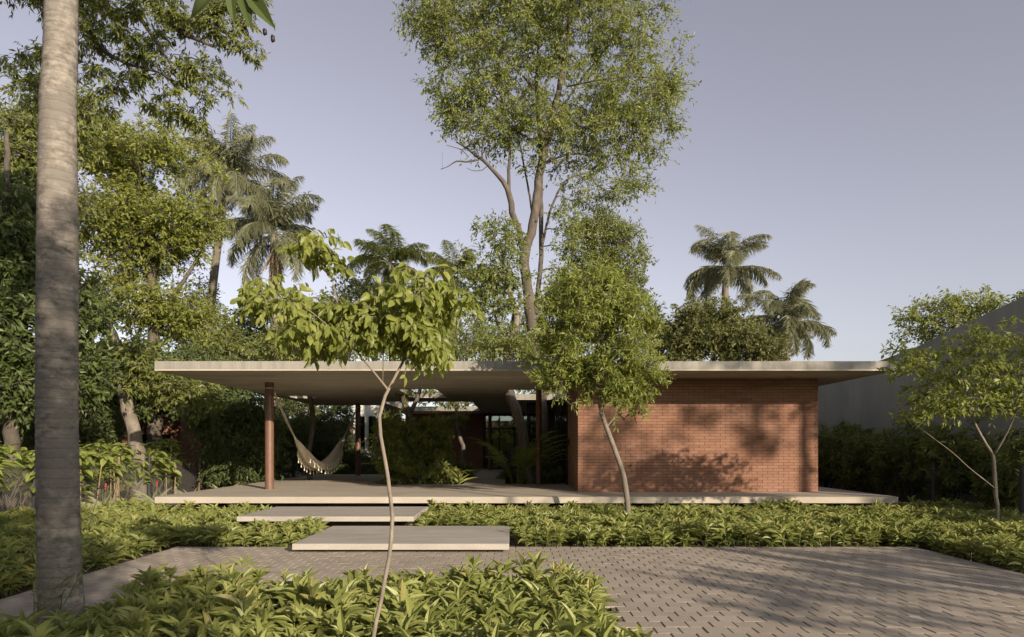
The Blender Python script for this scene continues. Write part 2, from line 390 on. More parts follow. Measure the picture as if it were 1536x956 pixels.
def make_palm(name, label, trunk, nf, flen, seed, mat, bark_mat, group=None, lean=(0, 0), leaflets=110, ll=.5, upness=.95, fruit=False, droop=.9, lw=.024, curl=None, rough=False):
    rng = np.random.default_rng(seed); P = smooth_path(trunk, .25)
    root = thing(name, label, 'palm', trunk[0][:3], group)
    if rough: P = smooth_path(trunk, .03); P[:, 3] *= 1+.012*np.sin(P[:, 2]*2*np.pi/.11+np.sin(P[:, 2]*3))+rng.normal(size=len(P))*.004; P[:, :2] += np.stack([np.sin(P[:, 2]*1.9)*.006, np.cos(P[:, 2]*2.3)*.006], 1)
    mb = MB(); mb.tube(P[:, :3], P[:, 3], 14); mb.build('trunk', bark_mat, root, smooth=True)
    top = P[-1, :3]; lf = MB(); st = MB()
    for k in range(nf):
        az = k*2.39996+rng.normal()*.2; e = upness*(1-k/nf)**.9*1.4-.5*k/nf+rng.normal()*.2; dr_ = droop*rng.uniform(.55, 1.25); swx = rng.normal()*.05     # start elevation, high first
        L = flen*rng.uniform(.85, 1.1); n = 14; p = top+np.array([0, 0, .25*(1-k/nf)]); pts = [p.copy()]; el = e
        h = np.array([math.cos(az), math.sin(az), 0])
        for i in range(n):
            h = np.array([math.cos(az+swx*i), math.sin(az+swx*i), 0]); d = h*math.cos(el)+np.array([0, 0, math.sin(el)]); p = p+d*L/n; pts.append(p.copy()); el -= dr_*(.05+.22*i/n)*rng.uniform(.7, 1.3)
        pts = np.array(pts); st.tube(pts, np.linspace(.03, .006, n+1)*flen/2.6, 5, cap=False)
        T = np.gradient(pts, axis=0); T /= np.linalg.norm(T, axis=1)[:, None]
        m = leaflets; s = np.repeat(np.linspace(.16, .99, m), 2); f = s*n; i0 = np.minimum(f.astype(int), n-1); fr = (f-i0)[:, None]
        B = pts[i0]*(1-fr)+pts[i0+1]*fr; TT = T[i0]; side = np.cross(TT, [0, 0, 1.]); side /= np.linalg.norm(side, axis=1)[:, None]+1e-9
        sg = np.tile([1, -1], m)[:, None]; nn = np.cross(side, TT)
        D = side*sg*.75+TT*.55+nn*rng.uniform(-.5, .7, (2*m, 1))+np.array([0, 0, -.75*droop])+rng.normal(size=(2*m, 3))*.12
        ln = ll*np.sin(np.pi*np.clip(s*.85+.12, 0, 1))**.6*rng.uniform(.8, 1.1, 2*m)
        place_leaves(B, D, nn+rng.normal(size=(2*m, 3))*.3, ln, np.full(2*m, lw), PL, np.clip(.5+rng.normal()*.12+rng.normal(size=2*m)*.15, 0, 1), lf)
    st.build('frond_stalk', M['f_palm'], root); lf.build('crown', mat, root)
    if fruit:
        fb = MB()
        a0 = top+np.array([.1, -.12, -.3])
        for q in range(40):
            e_ = a0+np.array([rng.normal()*.22, rng.normal()*.22, -1.0-rng.random()*1.1]); m_ = a0+np.array([0, -.1, -.25])
            pp = smooth_path([(*a0,), (*m_,), (*e_,)], .1); rr_ = .02+.022*(np.arange(len(pp)) % 2); rr_[0] = .03; fb.tube(pp, rr_, 4)
        fb.build('fruit_bunch', M['stake'], root)
    return root
PL = long_leaf([(.3,1),(.7,.7)], .45, .05)

# =================================================================== SETTING
g = MB(); g.add([(-150,-60,0),(150,-60,0),(150,200,0),(-150,200,0)], [(0,1,2,3)])
tag(g.build('ground', M['soil']), kind='structure')

# paving: individual pavers, one sheet of the setting
rng = np.random.default_rng(3)
PX0, PX1, PY1 = -4.9, 5.87, 9.97
def in_bed(x, y): return -3.6 < x < .9 and y < 6.85
pv = MB(); pw, pd = .198, .178; row = 0; y = PY1
while y > 1.2:
    x = PX0-(pw/2 if row % 2 else 0)
    while x < PX1:
        a, b = max(x, PX0), min(x+pw, PX1)
        if b-a > .03 and not in_bed((a+b)/2, y-pd/2):
            h = .045+rng.normal()*.0008; tx, ty = rng.normal(size=2)*.0008
            g0 = .0048; c = .004; x0, x1, y0, y1 = a+g0, b-g0, y-pd+.0006, y-.0006
            j = rng.normal()*.0012; x0 += j; x1 += j
            V = [(x0,y0,0),(x1,y0,0),(x1,y1,0),(x0,y1,0), (x0,y0+.001,h-c-tx-ty),(x1,y0+.001,h-c+tx-ty),(x1,y1-.001,h-c+tx+ty),(x0,y1-.001,h-c-tx+ty),
                 (x0+c,y0,h-tx-ty),(x1-c,y0,h+tx-ty),(x1-c,y1,h+tx+ty),(x0+c,y1,h-tx+ty)]
            pv.add(V, [(0,1,5,4),(1,2,6,5),(2,3,7,6),(3,0,4,7),(4,5,9,8),(5,6,10,9),(6,7,11,10),(7,4,8,11),(8,9,10,11)], tint=float(np.clip(.5+rng.normal()*.22, 0, 1)))
        x += pw
    y -= pd; row += 1
tag(pv.build('paving', M['paver']), kind='structure')
sb = MB()   # sand bed under the pavers
sb.box((PX0, 6.85, -.02), (PX1, PY1, .036)); sb.box((.9, 1.2, -.02), (PX1, 6.848, .036)); sb.box((PX0, 1.2, -.02), (-3.6, 6.848, .036))
tag(sb.build('paving_sand', M['sand']), kind='structure')

# =================================================================== PAVILION
ORIG = (0, 14, 0)
pav = thing('pavilion', 'low brick and concrete pavilion with a thin flat roof over an open terrace', 'house', ORIG)
FZ, FB = .481, .352; SZ, RZ = 3.07, 3.264
HA = (-.1, 1.62, 18.7, 22.6); HB = (-3.1, -2.06, 18.5, 21.7); HC = (-4.5, -1.36, 23.6, 29.6); HD = (-6.95, -6.2, 20.9, 21.9)
def inh(x, y, *hs): return any(h[0] < x < h[1] and h[2] < y < h[3] for h in hs)
xs = sorted({-7.33, 7.9, -.1, 1.62, -3.1, -2.06, -4.5, -1.36, -6.95, -6.2, -5.0}); ys = sorted({14., 34.5, 18.7, 22.6, 18.5, 21.7, 23.6, 29.6, 20.9, 21.9, 25.6})
sld = lambda x, y: not inh(x, y, HA, HB, HC, HD) and not (x < -5.0 and y > 25.6)
rf = plan_slab(xs, ys, sld, SZ+.03, RZ).build('roof', M['roof'], pav)
plan_slab([v for v in xs], ys, sld, SZ, SZ+.028).build('soffit', M['soffit'], pav)
PB = (-4.0, -1.36, 18.75, 31.5); PA = (-.2, 1.40, 18.9, 22.6); PBB = (-4.0, -1.36, 18.75, 31.5)
xs = sorted({-7.33, 7.92, -4.0, -1.36, -.2, 1.4, -5.0}); ys = sorted({14.0, 18.75, 18.9, 22.6, 31.5, 34.5, 25.6})
fs = lambda x, y: not inh(x, y, PB, PA) and not (x < -5. and y > 25.6)
bevel(plan_slab([v-.0 for v in xs], ys, fs, FB, FZ).build('terrace_slab', M['slab'], pav), .008)
pl = MB(); pl.box((-6.6, 14.9, 0), (7.3, 15.1, FB-.003)); pl.box((-6.6, 15.1, 0), (-6.4, 25, FB-.003)); pl.box((7.1, 15.1, 0), (7.3, 33, FB-.003))
pl.build('plinth', M['dark_wall'], pav)
def column(x, y, r):
    c = MB(); a = np.linspace(0, 1, 2); c.tube([(x, y, FZ), (x, y, SZ)], r, 32); c.tube([(x, y, FZ+.001), (x, y, FZ+.012)], r+.012, 32)
    o = c.build('column', M['steel'], pav); o.data.polygons.foreach_set('use_smooth', [True]*len(o.data.polygons)); 
    m = o.modifiers.new('es', 'EDGE_SPLIT'); m.split_angle = R(40); return o
column(-5.9, 16.6, .105); column(.735, 19.35-.6, .08); column(-5.55, 24.6, .09); column(-1.0, 31.0, .08)

# brick volume: real bricks set proud of a dark mortar core
BX0, BX1, BY0, BY1 = 1.505, 6.98, 15.57, 30.0
def brick_face(mb, u0, u1, z0, z1, put, rng, L=.2405, H=.0667, g0=.004):
    z = z0; r = 0
    while z < z1-.01:
        u = u0-(L/2 if r % 2 else 0)
        while u < u1:
            a, b = max(u, u0), min(u+L, u1)
            if b-a > .02:
                put(mb, a+(g0 if a > u0 else 0), b-(g0 if b < u1 else 0), z+.004, min(z+H-.004, z1), float(np.clip(.5+rng.normal()*.2, 0, 1)), rng.normal()*.0012)
            u += L
        z += H; r += 1
core = MB(); core.box((BX0+.007, BY0+.007, FZ+.001), (BX1-.007, BY1, SZ-.001)); 
bw = MB(); rg = np.random.default_rng(8)
D_ = .010
def put_front(mb, a, b, z0, z1, t, d): mb.box((a, BY0+d, z0), (b, BY0+D_, z1), t)
def put_left(mb, a, b, z0, z1, t, d): mb.box((BX0+d, a, z0), (BX0+D_, b, z1), t)
def put_right(mb, a, b, z0, z1, t, d): mb.box((BX1-D_, a, z0), (BX1+d, b, z1), t)
brick_face(bw, BX0, BX1, FZ+.002, SZ-.003, put_front, rg)
brick_face(bw, BY0+.013, 18.4, FZ+.002, SZ-.003, put_left, rg)
brick_face(bw, BY0+.013, 22.0, FZ+.002, SZ-.003, put_right, rg)
wl = bw.build('brick_wall', M['brick'], pav); core.build('mortar_core', M['mortar'], wl)
hb = MB(); hb.box((BX0-.03, 17.86, 1.55), (BX0-.001, 17.96, 1.72)); hb.build('intercom', M['frame'], pav)
# rear walls
rb = MB(); rg = np.random.default_rng(9)
def put_rear(mb, a, b, z0, z1, t, d): mb.box((a, 32+d, z0), (b, 32+D_, z1), t)
brick_face(rb, -5.0, -1.36, FZ+.002, SZ-.003, put_rear, rg)
rw = rb.build('rear_brick_wall', M['brick'], pav); c2 = MB(); c2.box((-5.0, 32.008, FZ+.001), (-1.36, 32.3, SZ-.001)); c2.build('mortar_core', M['mortar'], rw)
def glazing(name, x0, x1, y, n, doorh=2.35):
    f = MB(); z0 = FZ+.002; z1 = SZ-.002; w = .05
    f.box((x0, y-.03, z0), (x1, y+.03, z0+.06)); f.box((x0, y-.03, z1-.09), (x1, y+.03, z1)); f.box((x0, y-.028, doorh), (x1, y+.028, doorh+.05))
    for i in range(n+1):
        xx = x0+(x1-x0)*i/n; f.box((xx-w/2, y-.034, z0), (xx+w/2, y+.034, z1-.001))
    o = f.build(name, M['frame'], pav); p = MB(); p.box((x0+.03, y-.006, z0+.03), (x1-.03, y+.006, z1-.05)); p.build('pane', M['glass'], o)
    return o
glazing('glass_wall', -1.3, 1.5, 32.0, 4)
glazing('glass_wall', .55, 1.5, 24.0, 2)
gs = MB()                                                     # side glazing of the brick volume along the courtyard
for k in range(6):
    yy = 18.45+k*1.1; gs.box((BX0-.035, yy-.03, FZ+.002), (BX0+.0, yy+.03, SZ-.002))
gs.box((BX0-.033, 18.48, FZ+.003), (BX0-.001, 23.9, FZ+.06)); gs.box((BX0-.033, 18.48, SZ-.08), (BX0-.001, 23.9, SZ-.003))
o = gs.build('side_window', M['frame'], pav); p = MB(); p.box((BX0-.02, 18.5, FZ+.05), (BX0-.008, 23.9, SZ-.07)); p.build('pane', M['glass'], o)
# dark interior behind the glass
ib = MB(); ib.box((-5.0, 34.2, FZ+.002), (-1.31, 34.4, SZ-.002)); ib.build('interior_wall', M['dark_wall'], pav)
# recessed downlights in the soffit
for (dx, dy) in ((6.18, 15.25), (3.6, 15.0)):
    d = MB(); a = np.linspace(0, 2*np.pi, 25)[:-1]; 
    d.tube([(dx, dy, SZ-.012), (dx, dy, SZ-.001)], .06, 20); d.tube([(dx, dy, SZ-.016), (dx, dy, SZ-.0125)], .035, 16)
    d.build('downlight', M['lamp'], pav)

# steps
def step(label, x0, x1, y0, y1, z0, z1):
    b = MB(); b.box((x0, y0, z0), (x1, y1, z1)); o = b.build('step_slab', M['step'], None, origin=((x0+x1)/2, (y0+y1)/2, 0)); bevel(o, .006)
    return tag(o, label, 'step', 'concrete slabs stepping up to the terrace')
s1 = step('upper smooth concrete step slab just below the terrace edge', -4.65, -1.66, 11.52, 13.46, .245, .33)
s2 = step('lower smooth concrete step slab beside the paving', -3.03, -.04, 9.4, 11.55, .085, .17)
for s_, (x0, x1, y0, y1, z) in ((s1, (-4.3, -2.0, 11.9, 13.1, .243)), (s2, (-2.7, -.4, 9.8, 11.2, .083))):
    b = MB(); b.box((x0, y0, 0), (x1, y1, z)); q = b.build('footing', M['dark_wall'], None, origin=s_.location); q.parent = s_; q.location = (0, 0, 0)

# hammock
def hammock():
    A = np.array([-5.86, 16.71, 2.93]); B = np.array([-5.56, 24.51, 2.93]); G0 = np.array([-5.85, 18.45, 1.72]); G1 = np.array([-5.62, 22.8, 1.8])
    root = thing('hammock', 'cream fringed cotton hammock slung between two terrace columns', 'hammock', (-5.72, 20.5, .85))
    for p, r_, (cx, cy) in ((A, .112, (-5.9, 16.6)), (B, .097, (-5.55, 24.6))):
        a = np.linspace(0, 2*np.pi, 25); hk = MB(); hk.tube(np.stack([cx+r_*np.cos(a), cy+r_*np.sin(a), np.full(25, p[2])], 1), .011, 6, cap=False)
        hk.build('tie_rope', M['rope'], root)
    for (p, gq) in ((A, G0), (B, G1)):
        rp = MB()
        for k in range(5):
            o = np.array([math.cos(k*1.26), 0, math.sin(k*1.26)])*.012; m_ = (p+gq)/2+o*2.2+np.array([0, 0, -.03])
            rp.tube(smooth_path([p+o*.5, m_, gq+o], .2), .0065, 6)
        rp.tube([gq+(p-gq)*.03, gq-(p-gq)*.02], [.035, .03], 10)
        rp.build('suspension_rope', M['rope'], root)
    ns, nw = 60, 24; s = np.linspace(0, 1, ns)
    cen = G0*(1-s[:, None])+G1*s[:, None]; cen[:, 2] -= 4*s*(1-s)*.93
    prof = np.sin(np.pi*s)**.55; half = .03+.30*prof
    V = []; 
    rg = np.random.default_rng(5)
    for i in range(ns):
        for j in range(nw+1):
            a = (j/nw*2-1)*1.25*min(1, .6+prof[i])                     # hanging U section
            V.append((cen[i, 0]+math.sin(a)*half[i]*.62+.004*math.sin(j*2.6+i*.3), cen[i, 1], cen[i, 2]+(1-math.cos(a))*half[i]*.75+.006*math.sin(j*3.1)*prof[i]))
    V = np.array(V); i, j = np.meshgrid(np.arange(ns-1), np.arange(nw), indexing='ij'); i = i.ravel(); j = j.ravel(); w = nw+1
    Q = np.stack([i*w+j, i*w+j+1, (i+1)*w+j+1, (i+1)*w+j], 1)
    o = mesh_obj('bed', V, [Q], M['rope'], root, smooth=True); so_ = o.modifiers.new('s', 'SOLIDIFY'); so_.thickness = .008
    G = V.reshape(ns, w, 3)
    for side, e in ((1, nw), (-1, 0)):
        fr = MB()
        # scalloped crocheted valance: a net of cords
        m_ = 46; pts = []
        for q in range(m_+1):
            t = .13+.74*q/m_; k = t*(ns-1); p = G[int(k), e].copy(); pts.append(p+np.array([side*.012, 0, 0]))
        pts = np.array(pts)
        def drop(q, z): 
            sc = .075+.025*abs(math.sin(q*math.pi/4)); return pts[q]+np.array([side*.02*z, 0, -sc*2.1*z])
        for L_ in range(9):
            fr.tube([drop(q, L_/8) for q in range(m_+1)], .0055, 4, cap=False)
        for q in range(m_):
            for L_ in range(8):
                fr.tube([drop(q, L_/8), drop(q+1, (L_+1)/8)], .0045, 4, cap=False); fr.tube([drop(q+1, L_/8), drop(q, (L_+1)/8)], .0045, 4, cap=False)
        fr.build('fringe', M['rope'], root)
        for q in range(2, m_, 4):
            b = drop(q, 1.0); ts = MB(); ts.tube([b, b+[0, 0, -.035], b+[0, 0, -.05], b+[0, 0, -.10]], [.005, .006, .014, .018], 7)
            ts.build('tassel', M['rope'], root)
hammock()

# neighbour's grey wall, brick house, added rear backstop wall
nwb = MB(); prof = [(13.4, 5.05), (14.67, 4.74), (16.8, 4.47), (18.6, 4.22), (20.5, 4.08), (30, 4.0), (46, 4.0)]
for (a, b), (c, d) in zip(prof[:-1], prof[1:]):
    nwb.add([(11,a,0),(11,c,0),(11,c,d),(11,a,b),(11.3,a,0),(11.3,c,0),(11.3,c,d),(11.3,a,b)], [(0,1,2,3)][::1]+[(3,2,6,7),(7,6,5,4)])
nwb.add([(11,13.4,0),(11.3,13.4,0),(11.3,13.4,5.05),(11,13.4,5.05)], [(0,1,2,3)])
tag(nwb.build('neighbour_wall', M['render'], None, origin=(11, 25, 0)), 'tall grey rendered boundary wall with a sloping top behind the right hedge', 'wall')
bh = thing('brick_house', 'dark red brick neighbouring house glimpsed under the trees at left', 'house', (-14, 24, 0))
b = MB(); x0 = at(150, 0, 24)[0]; x1 = at(271, 0, 24)[0]; rg = np.random.default_rng(12)
def put_b(mb, a, b_, z0, z1, t, d): mb.box((a, 24+d, z0), (b_, 24.012, z1), t)
wz0, wz1, wx0, wx1 = 1.35, 1.95, at(205, 0, 24)[0], at(256, 0, 24)[0]
brick_face(b, -19, wx0, .002, 3.2, put_b, rg); brick_face(b, wx1, x1, .002, 3.2, put_b, rg)
brick_face(b, wx0, wx1, .002, wz0, put_b, rg); brick_face(b, wx0, wx1, wz1, 3.2, put_b, rg)
def put_b2(mb, a, b_, z0, z1, t, d): mb.box((x1-.012, a, z0), (x1+d, b_, z1), t)
brick_face(b, 24.013, 28, .002, 3.2, put_b2, rg); wq = b.build('brick_wall', M['brick'], bh)
c = MB(); c.box((-19, 24.01, .001), (x1-.01, 24.25, wz0)); c.box((-19, 24.01, wz1), (x1-.01, 28, 3.2)); c.box((-19, 24.01, wz0+.001), (wx0, 24.25, wz1-.001)); c.box((wx1, 24.01, wz0+.001), (x1-.01, 28, wz1-.001)); c.build('mortar_core', M['mortar'], wq)
c = MB(); c.box((-19.3, 23.5, 3.21), (x1+.4, 28.4, 3.4)); c.build('roof', M['dark_wall'], bh)
c = MB(); c.box((wx0, 24.15, wz0+.002), (wx1, 24.2, wz0+.05)); c.box((wx0, 24.15, wz1-.05), (wx1, 24.2, wz1-.002)); c.box((wx0, 24.151, wz0), (wx0+.05, 24.199, wz1)); c.box((wx1-.05, 24.151, wz0), (wx1, 24.199, wz1))
w_ = c.build('window', M['frame'], bh); c = MB(); c.box((wx0+.05, 24.17, wz0+.05), (wx1-.05, 24.18, wz1-.05)); c.build('pane', M['glass'], w_)
gw = MB(); gw.box((-26, 44, 0), (30, 44.25, 3.2)); tag(gw.build('backstop_wall', M['dark_wall'], None, origin=(0, 44, 0)), 'dark backstop wall added far behind the pavilion and its trees to stop light', 'wall')  # wall added to stop light and close the horizon behind the trees
# small white garden building seen past the hammock
wb = thing('white_building', 'small white building with tall windows seen beyond the rear terrace column', 'house', (-6.2, 31, 0))
c = MB(); c.box((-7.2, 31, 0), (-5.6, 33, 3.6)); c.build('wall', M['white'], wb)
for k in range(3):
    xx = -7.0+k*.5; c = MB()
    c.box((xx, 30.96, 1.4), (xx+.32, 30.998, 2.9)); f = c.build('window', M['frame'], wb); c = MB(); c.box((xx+.03, 30.945, 1.43), (xx+.29, 30.955, 2.87)); c.build('pane', M['glass'], f)

# =================================================================== GROUND COVER BEDS
def bed(name, label, region, spacing, seed, mat, Ls=(.12, .17), hgt=(.12, .30), nl=13, tm=TLN, width=.30):
    rng = np.random.default_rng(seed); x0, x1, y0, y1, inside = region
    P = []; yy = y0
    while yy < y1:
        xx = x0
        while xx < x1:
            p = (xx+rng.normal()*spacing*.3, yy+rng.normal()*spacing*.3)
            if inside(*p) and math.sin(p[0]*3.1+seed)*math.sin(p[1]*3.7+2*seed)+.5*math.sin(p[0]*7.3+p[1]*5.1) < 1.15: P.append(p)
            xx += spacing
        yy += spacing*.9
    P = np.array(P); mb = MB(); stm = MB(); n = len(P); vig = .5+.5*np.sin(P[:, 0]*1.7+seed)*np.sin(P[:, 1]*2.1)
    H = rng.uniform(hgt[0], hgt[1], n)*(.72+.45*vig)*rng.choice([1, 1, 1, 1.22], n)
    tilt = rng.normal(size=(n, 2))*.16; pt = rng.normal(size=n)*.12; ps = rng.uniform(.62, 1.25, n)
    for tier in range(3):
        k = [nl//2+1, nl//2, nl//3][tier] if tier else nl//2+1
        idx = np.repeat(np.arange(n), k); m = len(idx)
        az = rng.random(m)*2*np.pi if tier else (np.tile(np.arange(k), n)*2.4+rng.random(m)*.7)
        el = [rng.uniform(.5, 1.35, m), rng.uniform(.05, .9, m), rng.uniform(-.25, .5, m)][tier]
        z = H[idx]*[1., .72, .42][tier]
        top = np.stack([P[idx, 0]+tilt[idx, 0]*z, P[idx, 1]+tilt[idx, 1]*z, z], 1)
        D = np.stack([np.cos(az)*np.cos(el), np.sin(az)*np.cos(el), np.sin(el)], 1); D[:, :2] += tilt[idx]*.8
        Nn = np.stack([-np.cos(az)*np.sin(el), -np.sin(az)*np.sin(el), np.cos(el)], 1)+rng.normal(size=(m, 3))*.25
        L = rng.uniform(*Ls, m)*[.85, 1.1, 1.0][tier]*(.85+.3*vig[idx])*ps[idx]
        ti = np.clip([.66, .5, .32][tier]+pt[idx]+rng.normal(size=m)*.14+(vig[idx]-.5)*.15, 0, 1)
        place_leaves(top+D*.01, D, Nn, L, L*width*rng.uniform(.85, 1.2, m), tm, ti, mb)
    for i in range(n):
        stm.tube([(P[i, 0], P[i, 1], 0), (P[i, 0]+tilt[i, 0]*H[i], P[i, 1]+tilt[i, 1]*H[i], H[i])], [.005, .003], 3, cap=False)
    V = np.concatenate(mb.V); T = np.concatenate(mb.T); sv = np.concatenate(stm.V); sq = np.concatenate(stm.Q)
    o = mesh_obj(name, np.vstack([V, sv]), [T, sq+len(V)], mat, None, np.concatenate([np.concatenate(mb.t), np.full(len(sv), .2)]))
    return tag(o, label, 'plants', kind='stuff')
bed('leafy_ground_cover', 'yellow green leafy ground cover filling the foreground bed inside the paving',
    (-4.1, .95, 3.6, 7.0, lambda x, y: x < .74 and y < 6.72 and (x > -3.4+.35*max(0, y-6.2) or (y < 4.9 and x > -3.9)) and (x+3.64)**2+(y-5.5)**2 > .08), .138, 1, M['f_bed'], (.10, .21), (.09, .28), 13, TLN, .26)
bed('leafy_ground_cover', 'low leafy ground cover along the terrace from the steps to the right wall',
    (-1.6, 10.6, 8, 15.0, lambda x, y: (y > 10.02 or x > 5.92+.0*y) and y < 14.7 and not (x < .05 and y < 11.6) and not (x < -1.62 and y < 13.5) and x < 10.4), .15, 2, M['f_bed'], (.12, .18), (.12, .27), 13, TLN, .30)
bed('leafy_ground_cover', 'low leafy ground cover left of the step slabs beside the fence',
    (-9.4, -3.0, 5.0, 15.4, lambda x, y: ((y > 10.02 and not (x > -4.62 and y > 11.4) and not(x > -3.06) ) or (x < -4.98)) and (y < 14.0 or x < -7.4) and y < 15.3), .16, 3, M['f_bed'], (.12, .18), (.10, .24), 13, TLN, .30)

# leaf litter on the soil near the edges
lt = MB(); rng = np.random.default_rng(4); n = 900
P = np.stack([rng.uniform(-9, 10.5, n), rng.uniform(7, 15, n), np.full(n, .052)], 1); on = (P[:, 1] < 9.97) & (P[:, 0] > PX0) & (P[:, 0] < PX1)
P = P[(~on) | (rng.random(n) < .05)]; n = len(P); P[:, 2] = np.where((P[:, 1] < 9.97) & (P[:, 0] > PX0) & (P[:, 0] < PX1), .052, .012)
az = rng.random(n)*6.28
place_leaves(P, np.stack([np.cos(az), np.sin(az), rng.normal(size=n)*.1], 1), np.tile([0, 0, 1.], (n, 1))+rng.normal(size=(n, 3))*.2, rng.uniform(.04, .09, n), rng.uniform(.015, .03, n), TL2, rng.random(n), lt)
tag(lt.build('leaf_litter', M['f_dry']), 'scattered dry brown leaves on the soil and paving', 'leaves', kind='stuff')

def px_trunk(pts, Y):      # pts: (px, py, r_metres[, dY])
    return [(*at(p[0], p[1], Y+(p[3] if len(p) > 3 else 0)), p[2]) for p in pts]
def B(px, py, Y, rx, rz, ry=None):
    return (at(px, py, Y), (rx*Y/FOC, (ry if ry else rx)*Y/FOC, rz*Y/FOC))

# =================================================================== FOREGROUND TREES
# big palm trunk at left, crown above the frame
t = [(-3.62, 5.5, -.02, .20), (-3.63, 5.5, .10, .172), (-3.65, 5.5, .5, .156), (-3.66, 5.5, 1.5, .149), (-3.66, 5.5, 3, .146), (-3.66, 5.5, 4.2, .132), (-3.63, 5.5, 5.2, .118), (-3.6, 5.5, 9.2, .11)]
make_palm('palm_tree', 'thick pale ringed palm trunk rising out of the frame at the left foreground', t, 12, 2.6, 1, M['f_palm'], M['palmbark'], rough=True)

# slim forked sapling in front
Y = 4.4
tr = [px_trunk([(546, 1020, 0.0150), (556, 975, 0.0139), (566, 925, 0.0137), (578, 870, 0.0134), (588, 800, 0.0131), (587, 760, 0.0129), (579, 700, 0.0122), (572, 660, 0.0117), (567, 636, 0.0117), (575, 605, 0.0112), (582, 583, 0.0106), (596, 560, 0.0089), (606, 540, 0.0081)], Y),
      px_trunk([(582, 585, 0.0084), (566, 565, 0.0067), (552, 547, 0.0061), (525, 515, 0.0050), (512, 482, 0.0041), (503, 440, 0.0033), (495, 410, 0.0031), (478, 392, 0.0022)], Y),
      px_trunk([(574, 573, 0.0033), (577, 545, 0.0031), (573, 500, 0.0028), (566, 470, 0.0022)], Y),
      px_trunk([(606, 541, 0.0061), (603, 520, 0.0056), (614, 500, 0.0050), (636, 480, 0.0045), (645, 465, 0.0039), (637, 440, 0.0033), (645, 425, 0.0022)], Y, ),
      px_trunk([(606, 541, 0.0067), (622, 528, 0.0056), (635, 512, 0.0050, .05), (652, 497, 0.0045, .1), (656, 475, 0.0033, .1)], Y),
      px_trunk([(600, 528, 0.0039), (596, 510, 0.0033, -.1), (594, 485, 0.0028, -.1), (588, 462, 0.0022, -.1)], Y),
      px_trunk([(622, 512, 0.0033), (606, 495, 0.0028, .1), (592, 470, 0.0022, .1), (588, 450, 0.0017, .1)], Y),
      px_trunk([(530, 520, 0.0033), (505, 500, 0.0028, -.1), (480, 478, 0.0022, -.15), (440, 450, 0.0022, -.15), (405, 432, 0.0017, -.15)], Y)]
bl = [B(628, 445, Y, 62, 42), B(570, 450, Y, 36, 34), B(600, 495, Y, 60, 34), B(680, 470, Y, 24, 42), B(645, 520, Y, 40, 22), B(470, 372, Y, 44, 16), B(495, 385, Y, 22, 16), B(430, 460, Y, 60, 24), B(385, 430, Y, 26, 18), B(478, 500, Y, 60, 28), B(520, 470, Y, 40, 30)]
make_tree('sapling', 'slender forked sapling with broad lime leaves in the foreground bed', tr, bl, 235, dict(n=20, m=4, sig=.05, L=.066, W=.034, droop=1.2, up=.6, tm=TBR, reach=.3), M['f_sap'], M['bark_pale'], 21, twig=.002, inner=.2, maxr=.006)

# round tree against the brick wall
Y = 12.4
tr = [px_trunk([(944, 790, 0.0600), (942, 765, 0.0528), (939, 735, 0.0496), (934, 710, 0.0480), (927, 685, 0.0456), (918, 662, 0.0448), (909, 640, 0.0416), (901, 615, 0.0368), (897, 590, 0.0336), (895, 560, 0.0280), (898, 520, 0.0224), (902, 470, 0.0144), (905, 430, 0.0080)], Y),
      px_trunk([(898, 596, 0.0240), (880, 560, 0.0192, .1), (860, 520, 0.0144, .2), (842, 480, 0.0080, .2)], Y),
      px_trunk([(897, 588, 0.0240), (920, 555, 0.0176, -.2), (945, 520, 0.0128, -.3), (962, 480, 0.0080, -.3)], Y)]
bl = [B(895, 500, Y, 84, 86), B(880, 440, Y, 60, 50), B(848, 490, Y, 50, 60), B(945, 500, Y, 52, 62), B(925, 560, Y, 62, 46), B(940, 600, Y, 34, 26), B(830, 545, Y, 40, 40), B(855, 570, Y, 40, 36), B(975, 560, Y, 26, 36)]
make_tree('round_tree', 'small bushy tree with a thin leaning trunk in front of the brick wall', tr, bl, 400, dict(n=68, sig=.095, L=.105, W=.032, droop=.2, up=.6, reach=.35), M['f_lime'], M['bark_grey'], 5, twig=.004, tint_c=.5, inner=.5)

# right hand tree
Y = 10.2
tr = [px_trunk([(1488, 822, 0.0330), (1492, 800, 0.0290), (1497, 770, 0.0284), (1494, 740, 0.0277), (1491, 700, 0.0264), (1490, 682, 0.0264), (1480, 668, 0.0198), (1470, 650, 0.0172), (1455, 620, 0.0145), (1448, 590, 0.0119), (1440, 560, 0.0079)], Y),
      px_trunk([(1490, 684, 0.0185), (1500, 668, 0.0158, -.1), (1515, 640, 0.0132, -.2), (1530, 600, 0.0099, -.2), (1535, 560, 0.0066, -.2)], Y),
      px_trunk([(1493, 733, 0.0066), (1478, 721, 0.0066, -.1), (1455, 703, 0.0066, -.2), (1430, 680, 0.0059, -.3), (1398, 656, 0.0053, -.3), (1372, 636, 0.0040, -.3)], Y),
      px_trunk([(1462, 636, 0.0106), (1430, 610, 0.0092, .1), (1400, 590, 0.0073, .1), (1370, 560, 0.0053, .1)], Y)]
bl = [B(1600, 530, Y, 60, 40), B(1640, 585, Y, 50, 34), B(1570, 610, Y, 50, 30), B(1440, 540, Y, 62, 34), B(1370, 540, Y, 34, 26), B(1480, 510, Y, 52, 26), B(1500, 585, Y, 60, 34), B(1410, 590, Y, 48, 24), B(1460, 600, Y, 50, 24), B(1395, 620, Y, 50, 16), B(1540, 560, Y, 50, 60), B(1350, 560, Y, 20, 14)]
make_tree('slender_tree', 'slender tree with airy layered leaves on the right in front of the hedge', tr, bl, 430, dict(n=18, sig=.11, L=.095, W=.042, droop=.6, up=.8, flat=.35, reach=.4), M['f_lime'], M['bark_grey'], 31, twig=.003, tint_c=.4, inner=.2)

